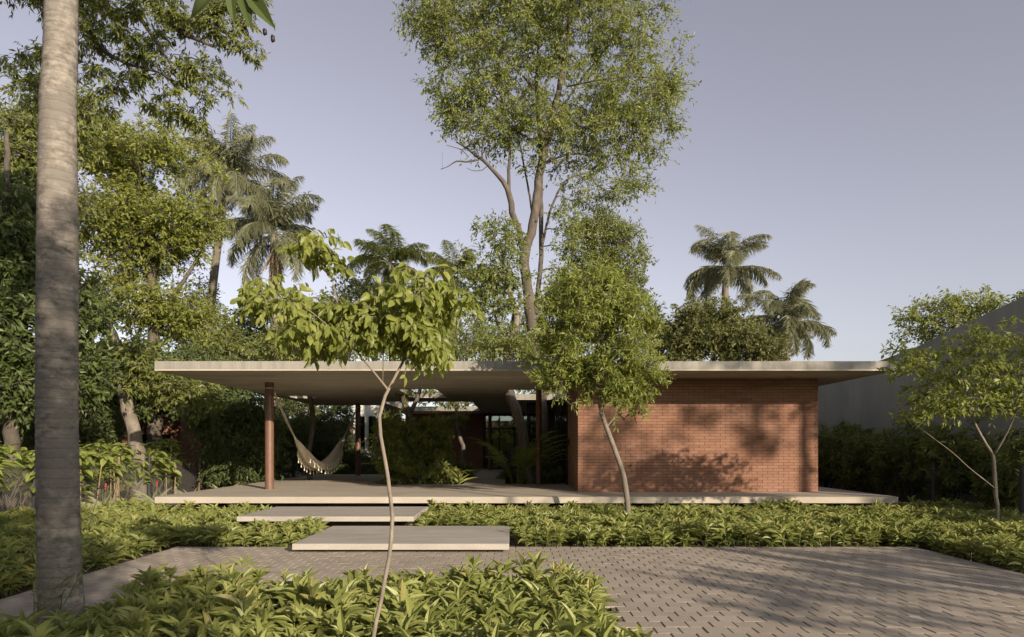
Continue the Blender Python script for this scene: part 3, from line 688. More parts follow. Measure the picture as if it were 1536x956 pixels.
# =================================================================== TALL TREE THROUGH THE COURTYARD ROOF
Y = 21
tr = [px_trunk([(817, 726, .20), (816, 690, .18), (815, 640, .17), (812, 580, .165), (805, 540, .165), (800, 500, .165), (794, 460, .16), (790, 420, .155), (786, 385, .155), (797, 350, .14), (805, 300, .13), (812, 250, .12), (822, 200, .10), (835, 150, .085), (848, 80, .07), (856, 10, .06), (862, -60, .03)], Y),
      px_trunk([(787, 388, .11), (780, 350, .10), (768, 318, .095), (762, 285, .085), (742, 258, .06), (722, 238, .05)], Y),
      px_trunk([(764, 300, .06), (763, 260, .05), (765, 220, .04), (760, 170, .03), (740, 120, .02)], Y),
      px_trunk([(802, 470, .075, .3), (808, 430, .075, .4), (812, 380, .07, .4), (811, 320, .07, .4), (811, 240, .065, .4), (806, 150, .055, .4), (806, 90, .04, .4), (815, 0, .03, .4), (818, -50, .02, .4)], Y),
      px_trunk([(813, 370, .04, .2), (822, 330, .038, .1), (832, 300, .035), (850, 270, .03), (885, 258, .022)], Y),
      px_trunk([(818, 245, .04), (850, 232, .035, -.3), (890, 228, .025, -.5), (930, 200, .018, -.6)], Y),
      px_trunk([(822, 215, .04), (845, 160, .035, .5), (880, 110, .03, .8), (920, 60, .022, 1), (965, 5, .015, 1)], Y),
      px_trunk([(806, 140, .03, .3), (780, 110, .028, -.3), (755, 90, .02, -.5), (735, 70, .015, -.6)], Y),
      px_trunk([(800, 330, .04, .3), (790, 270, .03, .8), (770, 180, .022, 1), (740, 140, .018, 1.1)], Y),
      px_trunk([(850, 130, .03), (900, 120, .025, -.7), (950, 115, .02, -1), (1000, 120, .012, -1.2)], Y)]
dead = [px_trunk([(724, 240, .05), (712, 232, .045), (700, 222, .035), (684, 213, .02)], Y), px_trunk([(718, 240, .03), (700, 243, .025), (685, 242, .022), (672, 250, .014), (661, 254, .01)], Y),
        px_trunk([(703, 236, .014), (692, 225, .012), (670, 218, .008)], Y), px_trunk([(730, 250, .016), (722, 256, .014), (708, 256, .01), (700, 252, .006)], Y), px_trunk([(722, 238, .02), (724, 215, .015), (727, 198, .01)], Y), px_trunk([(664, 253, .005), (663, 240, .004), (664, 228, .002)], Y)]
bl = [B(690, 20, Y, 72, 60), B(655, 40, Y, 50, 52), B(640, 5, Y, 44, 30), B(780, 60, Y, 80, 80), B(700, 120, Y, 66, 55), B(740, 180, Y, 58, 46), B(690, 165, Y, 36, 36), B(860, 30, Y, 90, 70), B(950, 40, Y, 66, 62), B(1000, 120, Y, 36, 40), B(960, 150, Y, 60, 55), B(880, 140, Y, 80, 60), B(930, 220, Y, 62, 50), B(860, 210, Y, 62, 42), B(800, 180, Y, 60, 55),
      B(850, 320, Y, 24, 40), B(838, 400, Y, 16, 40), B(940, 275, Y, 40, 28), B(785, 240, Y, 26, 22), B(800, -60, Y, 160, 60), B(975, 195, Y, 42, 40), B(890, 285, Y, 40, 22)]
make_tree('tall_tree', 'very tall airy tree rising through the roof opening with a dead limb on its left', tr, bl, 980, dict(n=72, sig=.25, L=.13, W=.052, droop=.5, up=.5, reach=.9), M['f_tall'], M['bark_brown'], 7, twig=.007, lump=0, dead=dead, inner=.15, tint_c=.55)

# leaning second tree in the same courtyard
Y = 19.6
tr = [px_trunk([(800, 728, .16), (793, 690, .15), (784, 650, .15), (775, 620, .15), (766, 596, .145), (758, 565, .13), (765, 520, .11), (775, 480, .09), (765, 440, .07), (755, 400, .05), (740, 370, .03)], Y),
      px_trunk([(764, 500, .05), (775, 465, .045, .3), (792, 440, .03, .5)], Y), px_trunk([(764, 515, .04), (745, 480, .035, .3), (735, 450, .025, .5)], Y)]
bl = [B(745, 355, Y, 38, 34), B(735, 410, Y, 44, 32), B(760, 400, Y, 36, 40), B(712, 375, Y, 18, 14), B(740, 470, Y, 42, 36), B(770, 520, Y, 50, 26), B(720, 440, Y, 22, 14)]
make_tree('leaning_tree', 'smaller tree with a leaning grey trunk inside the right courtyard opening', tr, bl, 320, dict(n=34, sig=.17, L=.13, W=.055, droop=.5, up=.6, reach=.7), M['f_tall'], M['bark_grey'], 17, twig=.006, tint_c=.35, lump=2.5, inner=.2)

# olive crown behind the round tree
Y = 36.5
tr = [px_trunk([(905, 711, .2), (905, 600, .14), (902, 500, .12), (905, 420, .09), (905, 350, .05)], Y), px_trunk([(903, 520, .07), (930, 450, .05, .3), (945, 400, .03, .4)], Y), px_trunk([(903, 500, .06), (880, 430, .05, -.3), (872, 380, .03, -.3)], Y)]
bl = [B(905, 345, Y, 42, 30), B(930, 380, Y, 42, 46), B(880, 380, Y, 38, 50), B(935, 430, Y, 34, 30), B(890, 440, Y, 60, 50), B(960, 470, Y, 24, 40), B(975, 500, Y, 22, 30)]
make_tree('bushy_tree', 'dense olive green tree just right of the tall tree behind the roof', tr, bl, 700, dict(n=44, sig=.25, L=.17, W=.07, droop=.3, up=.5, reach=.7), M['f_mid'], M['bark_brown'], 19, twig=.006, tint_c=.55)

# =================================================================== BACKGROUND TREES
def bg_tree(name, label, px, Y, cr, top, bot, blobs, n, mat, seed, leafL=.17, per=36, sig=.24, tc=.5, rb=.2, lean=0, lump=0, barkm='bark_brown', group=None, inner=.45, W=None, extra=(), droop=.35, maxr=.08):
    tr = [px_trunk([(px, bot, rb), (px+lean*.3, bot+(top-bot)*.4, rb*.85), (px+lean*.7, bot+(top-bot)*.75, rb*.6), (px+lean, top, rb*.25)], Y)]+list(extra)
    return make_tree(name, label, tr, [B(*b) for b in blobs], n, dict(n=per, sig=sig, L=leafL, W=W or leafL*.42, droop=droop, up=.5, reach=.9), mat, M[barkm], seed, twig=.008, tint_c=tc, lump=lump, group=group, inner=inner, maxr=maxr)
gnd = lambda Y: HOR+EYE*FOC/Y
# limb-leaning tree at left, trunk visible above the fence
Y = 18
tr = [px_trunk([(212, gnd(Y), .22), (205, 690, .20), (201, 650, .17), (190, 610, .165), (186, 570, .16), (180, 530, .15), (160, 490, .14), (130, 448, .13), (95, 400, .10), (60, 330, .07), (40, 260, .04)], Y),
      px_trunk([(70, 350, .06), (60, 290, .05, .3), (50, 220, .03, .4)], Y)]
bl = [B(*b) for b in [(40,150,Y,70,50),(30,250,Y,60,70),(60,300,Y,60,70),(30,380,Y,60,70),(100,180,Y,40,40),(100,430,Y,40,30),(240,530,Y,50,26),(150,540,Y,60,40),(250,570,Y,50,22),(285,590,Y,30,14)]]
make_tree('leaning_shade_tree', 'large green tree with a thick grey trunk leaning left behind the wire fence', tr, bl, 1250, dict(n=34, sig=.26, L=.17, W=.065, droop=.5, up=.6, reach=.9), M['f_mid'], M['bark_grey'], 41, twig=.008, tint_c=.45, inner=.3, lump=1.4)
# yellow-green tree
bg_tree('yellow_green_tree', 'broad yellow green tree rising behind the left end of the roof', 235, 23, 0, 300, gnd(23), [(225,245,23,85,50),(165,270,23,60,60),(280,265,23,50,40),(240,330,23,80,60),(180,360,23,70,60),(290,320,23,40,40),(270,400,23,50,50),(200,440,23,80,50),(270,470,23,50,40),(150,220,23,40,40)],
        1850, M['f_yellow'], 43, .15, 36, .24, .55, .25, -10, lump=1.5, inner=.3, extra=[px_trunk([(235, 480, .09), (270, 430, .07, .4), (300, 380, .05, .6), (330, 300, .03, .8)], 23), px_trunk([(238, 400, .07), (200, 340, .05, -.4), (170, 270, .03, -.6)], 23)])
# dark trees at far left
bg_tree('dark_tree', 'dark dense tree filling the left edge behind the palm trunk', 20, 14.5, 0, 200, gnd(14.5), [(0,440,14.5,60,80),(50,500,14.5,60,70),(-30,560,14.5,70,70),(40,580,14.5,60,50),(10,340,14.5,60,70),(110,560,14.5,50,50),(-60,400,14.5,70,120),(120,470,14.5,40,40)],
        900, M['f_dark'], 45, .16, 36, .2, .5, .16, -10, 0, inner=.3, group=None)
bg_tree('dark_tree', 'very dark thicket tree shading the brick house at left', 130, 22.5, 0, 420, gnd(22.5), [(130,560,22.5,70,50),(220,560,22.5,70,46),(60,580,22.5,70,60),(290,570,22.5,60,50),(330,610,22.5,40,45),(180,600,22.5,60,30),(20,620,22.5,50,50)],
        1000, M['f_dark'], 46, .17, 36, .25, .55, .14, 10, 0, inner=.2)
# feathery overhanging tree, top left
Y = 10.5
tr = [[(-10.6, 9.5, 0, .28), (-10.3, 9.6, 3, .24), (-9.6, 9.8, 5.5, .20), (-8.9, 10, 7.6, .15), (-8.3, 10.2, 9.4, .08)],
      [(-9.7, 9.8, 5.3, .13), (-8.6, 10.1, 6.9, .10), (*at(40, -70, Y), .085), (*at(130, -60, Y), .065), (*at(210, -10, Y), .045), (*at(265, 45, Y), .035), (*at(320, 70, Y), .022)],
      [(*at(150, -52, Y), .04), (*at(215, -30, Y), .035), (*at(290, -10, Y), .028), (*at(350, 15, Y), .02), (*at(390, 20, Y), .01)],
      [(*at(90, -66, Y), .05), (*at(125, 20, Y), .04), (*at(150, 70, Y), .035), (*at(190, 95, Y), .025), (*at(240, 110, Y), .018), (*at(290, 140, Y), .01)],
      [(*at(210, 25, Y), .03), (*at(235, 65, Y), .022), (*at(265, 110, Y), .015), (*at(300, 150, Y), .01)],
      [(-8.8, 10, 7.6, .07), (*at(20, -60, Y), .06), (*at(120, -90, Y), .04), (*at(220, -80, Y), .03)]]
bl = [B(*b) for b in [(180,60,Y,60,32),(230,30,Y,50,26),(150,30,Y,40,30),(290,30,Y,46,22),(350,40,Y,38,30),(370,75,Y,26,20),(385,15,Y,30,16),(250,90,Y,50,26),(300,110,Y,44,22),(320,140,Y,30,18),(190,120,Y,40,22),(260,160,Y,42,18),(150,150,Y,34,24),(285,178,Y,20,12),(130,95,Y,20,20),(220,-50,Y,160,40),(60,-30,Y,90,50),(60,120,Y,50,50)]]
ft = make_tree('feathery_tree', 'overhanging tree with feathery leaves and dark seed pods at the top left', tr, bl, 560, dict(n=40, sig=.085, L=.10, W=.03, droop=.9, up=.8, flat=.45, reach=.4), M['f_mid'], M['bark_brown'], 51, twig=.004, tint_c=.6, inner=.1, maxr=.02)
rng = np.random.default_rng(2)
for (px, py) in ((262,43),(270,47),(276,50),(362,43),(366,40),(408,58),(172,138),(260,66),(203,95),(230,14),(396,48)):
    c_ = at(px, py, Y); k = rng.uniform(.035, .07); pd_ = MB(); pd_.tube([c_+[0,0,k], c_+[.01,0,k*.5], c_+[.015,0,-k*.5], c_+[0,0,-k]], [.008, .032, .034, .008], 8)
    pd_.build('seed_pod', M['pod'], ft, smooth=True)
# large dark leaves hanging into the top of the frame, from a tree just left of the camera
Y = 3.2
tr = [[(-5.2, 1.0, 0, .12), (-5.0, 1.2, 2, .10), (-4.4, 1.7, 3.4, .07), (-3.2, 2.5, 4.0, .04), (-2.0, 3.1, 3.95, .015), (*at(330, -22, Y), .006), (*at(372, -14, Y), .004)]]
root = make_tree('large_leaved_tree', 'tree whose big dark pointed leaves hang into the top edge of the photo', tr, [((-4.2, 1.6, 4.6), (.9, .8, .8))], 60, dict(n=5, sig=.12, L=.24, W=.08, droop=.9, up=.5, tm=TBR, reach=.4), M['f_dark'], M['bark_brown'], 61, twig=.004)
lf = MB(); P = []; D = []
for (px, py, qx, qy) in ((330,-22,285,26),(330,-20,302,0),(345,-18,350,32),(358,-16,377,42),(365,-15,411,40),(372,-14,400,8),(340,-20,318,5)):
    a = at(px, py, Y); b_ = at(qx, qy, Y); P.append(a); D.append(b_-a)
P = np.array(P); D = np.array(D); L = np.linalg.norm(D, axis=1)*1.02
place_leaves(P, D, np.tile([.25, -1, .2], (len(P), 1))+np.random.default_rng(1).normal(size=(len(P), 3))*.25, L, L*.30, long_leaf([(.15,.55),(.4,1),(.65,.85),(.85,.4)], .06, .1), np.full(len(P), .3), lf)
lf.build('hanging_leaf', M['f_dark'], root)

# row above the roof line, left to centre
hedge = [(300, 30, [(300,500,30,50,50),(330,530,30,50,36),(290,450,30,36,30)], 'f_mid', 'grey green tree above the left corner of the roof'),
         (400, 33, [(400,505,33,60,40),(360,520,33,40,36),(440,515,33,40,36),(400,480,33,40,30)], 'f_dark', 'dark rounded tree behind the two tall left palms'),
         (470, 29, [(470,520,29,60,30),(430,530,29,50,26),(520,500,29,50,40),(500,470,29,30,30)], 'f_mid', 'mid green tree behind the crown of the sapling'),
         (560, 34, [(560,470,34,60,50),(600,500,34,60,45),(540,430,34,30,40),(620,460,34,40,40)], 'f_mid', 'leafy tree below the middle palm'),
         (700, 37, [(680,510,37,60,36),(720,500,37,40,40),(640,520,37,50,30),(740,520,37,40,30)], 'f_lime', 'bright lime tree left of the tall trunk behind the roof'),
         (810, 36, [(800,510,36,60,40),(850,480,36,60,60)], 'f_mid', 'green tree far behind the tall trunk')]
for i, (px, Y, bl, mt, lb) in enumerate(hedge):
    bg_tree('background_tree', lb, px, Y, 0, 500, gnd(Y), bl+[(px,600,Y,50,40)], 420, M[mt], 70+i, .18, 34, .28, .5, .16, 0, 0, group='trees beyond the pavilion roof')
bg_tree('background_tree', 'brownish olive tree below the right hand palms', 1070, 30, 0, 470, gnd(30), [(1040,500,30,44,38),(1080,500,30,50,40),(1120,520,30,50,30),(1010,530,30,30,30),(1065,475,30,40,24),(1150,535,30,30,22),(1000,500,30,14,26)], 650, M['f_olive'], 81, .17, 38, .24, .5, .16, 0, 0, group='trees beyond the pavilion roof')
bg_tree('background_tree', 'leafy green tree showing over the neighbour wall on the right', 1430, 24, 0, 470, gnd(24), [(1400,470,24,40,22),(1370,495,24,28,20),(1440,460,24,44,18),(1475,465,24,40,18),(1430,500,24,50,26),(1360,480,24,16,14)], 190, M['f_tall'], 82, .15, 30, .26, .65, .14, 0, 0)
bg_tree('background_tree', 'tip of a tree above the neighbour wall at the right edge', 1560, 22, 0, 470, gnd(22), [(1550,450,22,24,16),(1580,470,22,40,40)], 120, M['f_mid'], 83, .16, 24, .2, .5, .1)
# low dark backdrop masses under the roof line, left of the terrace
for i, (px, Y, bl, lb) in enumerate([
    (355, 20.5, [(345,640,20.5,42,50),(385,650,20.5,30,50),(320,610,20.5,30,30),(360,700,20.5,40,30)], 'drooping fine leaved tree beside the terrace left of the front column'),
    (440, 28, [(440,640,28,50,50),(480,650,28,50,50),(420,690,28,60,30),(506,640,28,26,50)], 'dark leafy tree behind the hammock'),
    (520, 29, [(530,705,29,50,22),(500,690,29,40,30),(580,650,29,18,50)], 'dark shrubby tree behind the rear terrace column'),
    (320, 27, [(300,640,27,60,60),(350,680,27,60,50),(250,650,27,50,60)], 'dark undergrowth tree behind the drooping tree'),
    (60, 19, [(40,640,19,90,40),(120,650,19,60,50),(0,600,19,80,60)], 'dark undergrowth tree at the far left behind the fence')]):
    bg_tree('undergrowth_tree', lb, px, Y, 0, 620, gnd(Y), bl, 420, M['f_dark'], 90+i, .15, 40, .22, .4, .06, 0, 0, group='dark trees around the terrace', W=.045, droop=1.0 if i == 0 else .4)
# trunk passing by the small roof opening
Y = 21.3
tr = [px_trunk([(466, 725, .09), (462, 690, .08), (466, 660, .08), (470, 635, .085), (466, 605, .08), (463, 590, .075), (455, 560, .06), (448, 520, .04)], Y)]
make_tree('courtyard_tree', 'brown trunk growing through the small opening over the hammock', tr, [B(450, 510, Y, 46, 30), B(420, 530, Y, 30, 20)], 110, dict(n=30, sig=.18, L=.14, W=.06, reach=.7), M['f_mid'], M['bark_brown'], 99, twig=.006)
# courtyard B planting
Y = 20.3
tr = [px_trunk([(616, 715, .10), (614, 670, .095), (613, 620, .09), (600, 590, .07), (592, 560, .05), (580, 500, .03)], Y), px_trunk([(613, 622, .07), (628, 592, .06), (634, 560, .04), (640, 510, .03)], Y)]
make_tree('courtyard_tree', 'forked dark trunk rising through the middle opening of the roof', tr, [B(575, 500, Y, 40, 40), B(645, 500, Y, 40, 40), B(615, 570, Y, 46, 14)], 200, dict(n=34, sig=.18, L=.14, W=.06, reach=.7), M['f_lime'], M['bark_brown'], 101, twig=.006)
Y = 25.8
tr = [px_trunk([(691, 705, .09), (695, 675, .08), (688, 650, .075), (685, 620, .07), (688, 595, .06), (700, 550, .04)], Y)]
make_tree('courtyard_tree', 'thin crooked trunk in the rear courtyard under the skylight', tr, [B(685, 625, Y, 22, 16), B(705, 540, Y, 50, 30), B(660, 600, Y, 50, 10)], 120, dict(n=28, sig=.18, L=.14, W=.06, reach=.7), M['f_mid'], M['bark_grey'], 102, twig=.006)
make_tree('courtyard_shrub', 'dense dark shrub filling the left courtyard bed', [px_trunk([(620, 722, .05), (618, 700, .04), (615, 660, .03), (612, 640, .02)], 20.0)], [B(605, 660, 20, 38, 34), B(640, 665, 20, 34, 36), B(585, 690, 20.0, 14, 30), B(600, 695, 19.6, 28, 24), B(650, 700, 19.6, 26, 22), B(585, 650, 21, 14, 36)], 430, dict(n=34, sig=.13, L=.16, W=.05, reach=.5), M['f_mid'], M['bark_brown'], 103, cat='shrub', twig=.006, tint_c=.6)

# =================================================================== PALMS
QP = dict(mat=M['f_palm'], bark_mat=M['bark_grey'])
G = 'feathery palms behind the pavilion'
make_palm('palm_tree', 'tall palm with a slanting trunk right of the yellow green tree', px_trunk([(305, gnd(30), .2), (312, 500, .19), (318, 440, .18), (328, 360, .16), (342, 268, .13)], 30), 24, 3.1, 11, group=G, ll=.75, **QP)
make_palm('palm_tree', 'palm with a hanging fruit bunch second from the left', px_trunk([(415, gnd(28), .2), (413, 500, .19), (410, 450, .18), (411, 352, .14)], 28), 24, 2.9, 12, group=G, ll=.7, fruit=True, **QP)
make_palm('palm_tree', 'dark palm crown showing left of the lime sapling crown', px_trunk([(590, gnd(38), .2), (588, 500, .19), (586, 398, .15)], 38), 20, 2.9, 13, group=G, ll=.7, mat=M['f_mid'], bark_mat=M['bark_grey'])
make_palm('palm_tree', 'small dark palm just left of the tall tree crown', px_trunk([(686, gnd(42), .2), (682, 500, .19), (680, 415, .15)], 42), 18, 2.6, 14, group=G, ll=.65, mat=M['f_mid'], bark_mat=M['bark_grey'])
make_palm('palm_tree', 'higher of the two palms on the right behind the roof', px_trunk([(1080, gnd(34), .2), (1086, 500, .19), (1089, 405, .15)], 34), 22, 2.7, 15, group=G, ll=.7, **QP)
make_palm('palm_tree', 'lower drooping palm at the right end of the background trees', px_trunk([(1178, gnd(31), .2), (1178, 560, .19), (1177, 488, .15)], 31), 24, 2.4, 16, group=G, ll=.65, **QP)
# areca palm clump inside right courtyard
def clump(name, label, c, n, h, spread, seed, mat, leaflets=26, ll=.32, cat='plant'):
    rng = np.random.default_rng(seed); root = thing(name, label, cat, c); st = MB(); lf = MB()
    for k in range(n):
        az = rng.random()*6.28; e = rng.uniform(1.0, 1.45); L = h*rng.uniform(.8, 1.2); p = np.array(c)+np.array([math.cos(az), math.sin(az), 0])*rng.random()*.15
        hh = np.array([math.cos(az), math.sin(az), 0]); pts = [p.copy()]; el = e; m = 12
        for i in range(m):
            p = p+(hh*math.cos(el)*spread+np.array([0, 0, math.sin(el)]))*L/m; pts.append(p.copy()); el -= .05+.17*(i/m)
        pts = np.array(pts); st.tube(pts, np.linspace(.014, .004, m+1), 5, cap=False)
        T = np.gradient(pts, axis=0); T /= np.linalg.norm(T, axis=1)[:, None]; q = leaflets
        s = np.repeat(np.linspace(.45, .99, q), 2); f = s*m; i0 = np.minimum(f.astype(int), m-1); fr = (f-i0)[:, None]
        Bp = pts[i0]*(1-fr)+pts[i0+1]*fr; TT = T[i0]; sd_ = np.cross(TT, [0, 0, 1.]); sd_ /= np.linalg.norm(sd_, axis=1)[:, None]+1e-9; nn = np.cross(sd_, TT)
        D = sd_*np.tile([1, -1], q)[:, None]*.8+TT*.6+nn*.2+rng.normal(size=(2*q, 3))*.1
        place_leaves(Bp, D, nn, ll*np.sin(np.pi*np.clip(s*.8+.15, 0, 1)), np.full(2*q, .028), PL, np.clip(.5+rng.normal(size=2*q)*.15, 0, 1), lf)
    st.build('stem', mat, root); lf.build('foliage', mat, root); return root
clump('areca_palm', 'yellowish arching palm clump in the right courtyard by the thin column', (.12, 19.6, .1), 16, 2.3, 1.2, 201, M['f_lime'])
clump('areca_palm', 'low fern like palm clump at the front of the left courtyard bed', (-2.6, 19.3, .1), 12, 1.3, 1.7, 202, M['f_mid'])
def shrub(name, label, c, rx, rz, n, seed, mat, L=.14, W=.05, per=26, group=None, stems=4):
    c = np.array(c, float); rg = np.random.default_rng(seed)
    tr = [[(*(c+[rg.normal()*.06, rg.normal()*.06, 0]), .014), (*(c+[rg.normal()*rx*.3, rg.normal()*rx*.3, rz*1.0]), .010), (*(c+[rg.normal()*rx*.45, rg.normal()*rx*.45, rz*1.7]), .005)] for _ in range(stems)]
    return make_tree(name, label, tr, [((c[0], c[1], c[2]+rz*1.15), (rx, rx, rz*.85))], n, dict(n=per, sig=.09, L=L, W=W, droop=.5, up=.6, reach=.4), mat, M['bark_brown'], seed, group, 'shrub', twig=.003, base=c, parts=('stem', 'foliage'), inner=.2, maxr=.01)
shrub('courtyard_shrub', 'dark low shrub right of the thin column in the courtyard', (1.05, 19.7, .1), .4, .45, 60, 211, M['f_mid'])
shrub('courtyard_shrub', 'dark shrub beside the path at the foot of the leaning trunk', (-.0, 21.8, .1), .3, .4, 50, 212, M['f_mid'])
shrub('courtyard_shrub', 'small dark shrub on the left side of the entry path', (-1.75, 22.5, .1), .38, .45, 60, 213, M['f_mid'])
shrub('courtyard_shrub', 'broad leaved shrub at the back of the left courtyard', (-3.2, 24.5, .1), .7, .7, 110, 214, M['f_mid'])
shrub('garden_shrub', 'leafy shrub in the rear garden seen through the glass doors', (-1.0, 38.5, 0), 1.1, 1.5, 110, 215, M['f_mid'], .2, .07)
shrub('garden_shrub', 'rear garden shrub behind the leaning trunk beyond the glass', (.9, 39.2, 0), 1.2, 1.7, 120, 216, M['f_mid'], .2, .07)
# pale blade plant at the terrace edge
bp = MB(); c0 = at(688, 727, 18.9); rng = np.random.default_rng(7); n = 14; az = rng.uniform(0, 6.28, n); el = rng.uniform(.5, 1.3, n)
place_leaves(np.tile(c0, (n, 1)), np.stack([np.cos(az)*np.cos(el), np.sin(az)*np.cos(el), np.sin(el)], 1), np.stack([-np.cos(az), -np.sin(az), np.full(n, .6)], 1), rng.uniform(.35, .65, n), np.full(n, .05), long_leaf([(.2,1),(.5,.9),(.8,.5)], .35, .1), np.full(n, .9), bp)
tag(bp.build('blade_plant', M['f_bed'], None, origin=c0), 'pale strappy plant at the edge of the left courtyard bed', 'plant')

# =================================================================== RIGHT HEDGE
rng = np.random.default_rng(77)
for k in range(9):
    y_ = 12.6+k*1.55; c = (10.05+rng.normal()*.12, y_, 0)
    names = ['nearest the camera', 'second from the camera', 'third from the camera', 'fourth from the camera', 'fifth from the camera', 'sixth from the camera', 'seventh from the camera', 'second from the far end', 'farthest, beside the brick wall']
    shrub('hedge_shrub', 'tall dark leafy hedge shrub along the grey wall, '+names[k], c, .8, 1.02+rng.normal()*.06, 125, 300+k, M['f_mid'], .17, .042, 32, 'hedge shrubs along the grey wall', 7)
# fence post and rail at right
fp = thing('wire_fence', 'dark post and wire fence in front of the right hedge', 'fence', (9.0, 12, 0))
for yy in (9.6, 12.05, 14.6):
    c = MB(); c.tube([(9.0, yy, 0), (9.0, yy, 1.15)], .04, 10); c.build('post', M['post'], fp)
c = MB()
for zz in (.35, .65, .95, 1.12): c.tube([(9.0, 9.6, zz), (9.0, 14.6, zz)], .004, 4)
c.build('wire', M['post'], fp)

# =================================================================== LEFT FENCE AND PLANTS
fx = -9.55
lfn = thing('mesh_fence', 'low wire mesh fence with bamboo stakes along the left boundary', 'fence', (fx, 16, 0))
c = MB(); y0, y1, hgt = 9.0, 24.0, 1.12; s = .07
def seg(c, a, b, r=.0022): c.tube([a, b], r, 3, cap=False)
nn = int((y1-y0)/s); hn = int(hgt/s)
for i in range(-hn, nn):
    for sgn in (1, -1):
        pts = []
        a0 = y0+i*s if sgn == 1 else y0+(i+hn)*s; a1 = a0+sgn*hgt
        t0 = 0; t1 = 1
        ya, yb = a0, a1; za, zb = .03, .03+hgt
        lo, hi = (ya, yb) if sgn == 1 else (yb, ya)
        if hi < y0 or lo > y1: continue
        def cl(yv): return max(y0, min(y1, yv))
        yaa, ybb = cl(ya), cl(yb); seg(c, (fx, yaa, za+abs(yaa-ya)), (fx, ybb, zb-abs(ybb-yb)))
c.build('wire_mesh', M['wire'], lfn)
rng = np.random.default_rng(15)
for k in range(11):
    yy = 9.2+k*1.45; c = MB(); c.tube([(fx+.03, yy, 0), (fx+.03+rng.normal()*.03, yy+rng.normal()*.03, 1.2+rng.random()*.15)], .032 if k % 2 else .045, 8); c.build('post', M['post'] if k % 3 == 0 else M['stake'], lfn)
for k in range(15):
    yy = rng.uniform(9.5, 23.5); xx = fx+rng.uniform(.02, .25); c = MB(); c.tube([(xx, yy, 0), (xx+rng.normal()*.08, yy+rng.normal()*.12, rng.uniform(.6, 1.25))], .014, 6); c.build('stake', M['stake'], lfn)
def poinsettia(k, c, label, h):
    rg = np.random.default_rng(400+k); c = np.array(c, float); root = thing('broad_leaved_shrub', label, 'shrub', tuple(c), 'broad leaved shrubs along the left fence'); st = MB(); lf = MB()
    for s_ in range(12):
        az = rg.random()*6.28; r_ = rg.random()*.6; top = c+np.array([math.cos(az)*r_, math.sin(az)*r_*1.3, h*rg.uniform(.75, 1.08)]); b0 = c+np.array([rg.normal()*.12, rg.normal()*.15, 0])
        P = smooth_path([(*b0, .013), (*((b0+top)/2+[rg.normal()*.05, rg.normal()*.05, .04]), .011), (*top, .007)], .2); st.tube(P[:, :3], P[:, 3], 6)
        n = 22; a = np.arange(n)*2.4+rg.random(); e = rg.uniform(-.5, .55, n); z = -rg.random(n)**1.3*.6
        D = np.stack([np.cos(a)*np.cos(e), np.sin(a)*np.cos(e), np.sin(e)], 1); L = rg.uniform(.18, .31, n)
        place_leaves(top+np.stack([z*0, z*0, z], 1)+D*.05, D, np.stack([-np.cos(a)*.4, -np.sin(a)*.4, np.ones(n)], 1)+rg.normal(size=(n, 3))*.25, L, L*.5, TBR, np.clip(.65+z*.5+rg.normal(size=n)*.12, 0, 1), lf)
    st.build('stem', M['bark_brown'], root); lf.build('foliage', M['f_poin'], root)
lab = ['at the left frame edge', 'just left of the palm trunk', 'behind the palm trunk', 'immediately right of the palm trunk', 'second right of the palm trunk', 'in front of the grey leaning trunk', 'right of the leaning trunk', 'below the brick house corner', 'nearest the terrace corner']
for k in range(9):
    poinsettia(k, (-9.9+.12*math.sin(k*2.1), 12.3+k*.93, 0), 'pale green broad leaved shrub '+lab[k], 1.5+.12*math.sin(k*1.7))
# bromeliads and red flowered plants at the foot of the fence
rng = np.random.default_rng(31)
fl = [('spiky bromeliad with a red bloom by the terrace corner', (-8.3, 15.9)), ('spiky bromeliad with a red bloom beside the fence middle', (-8.9, 14.9)), ('spiky purple red bromeliad near the terrace end', (-7.9, 16.8)), ('spiky bromeliad with a red bloom close to the palm trunk', (-8.6, 13.4)), ('green spiky bromeliad left of the front column', (-7.7, 18.2)), ('spiky bromeliad low in the left bed', (-8.9, 16.9))]
for lb, (x_, y_) in fl:
    root = thing('bromeliad', lb, 'plant', (x_, y_, .0), 'bromeliads below the left fence'); lf = MB(); n = 26; az = rng.uniform(0, 6.28, n); el = rng.uniform(.3, 1.3, n)
    place_leaves(np.tile([x_, y_, .03], (n, 1)), np.stack([np.cos(az)*np.cos(el), np.sin(az)*np.cos(el), np.sin(el)], 1), np.stack([-np.cos(az), -np.sin(az), np.full(n, .6)], 1), rng.uniform(.35, .65, n), np.full(n, .045), long_leaf([(.2,1),(.5,.9),(.8,.5)], .3, .15), rng.uniform(.3, .9, n), lf)
    lf.build('leaf', M['f_palm'], root)
    if 'red bloom' in lb:
        c = MB(); c.tube([(x_, y_, .1), (x_+.03, y_, .62)], .006, 5); c.build('stalk', M['f_bed'], root)
        c = MB(); c.tube([(x_+.03, y_, .6), (x_+.03, y_, .64), (x_+.035, y_, .72)], [.008, .022, .008], 7); c.build('flower', M['red'], root)
    if 'purple' in lb:
        c = MB(); 
        for q in range(6):
            a = q*1.05; c.tube([(x_, y_, .1), (x_+.2*math.cos(a), y_+.2*math.sin(a), .3), (x_+.35*math.cos(a), y_+.35*math.sin(a), .35)], [.02, .018, .004], 4)
        c.build('flower', M['red'], root)
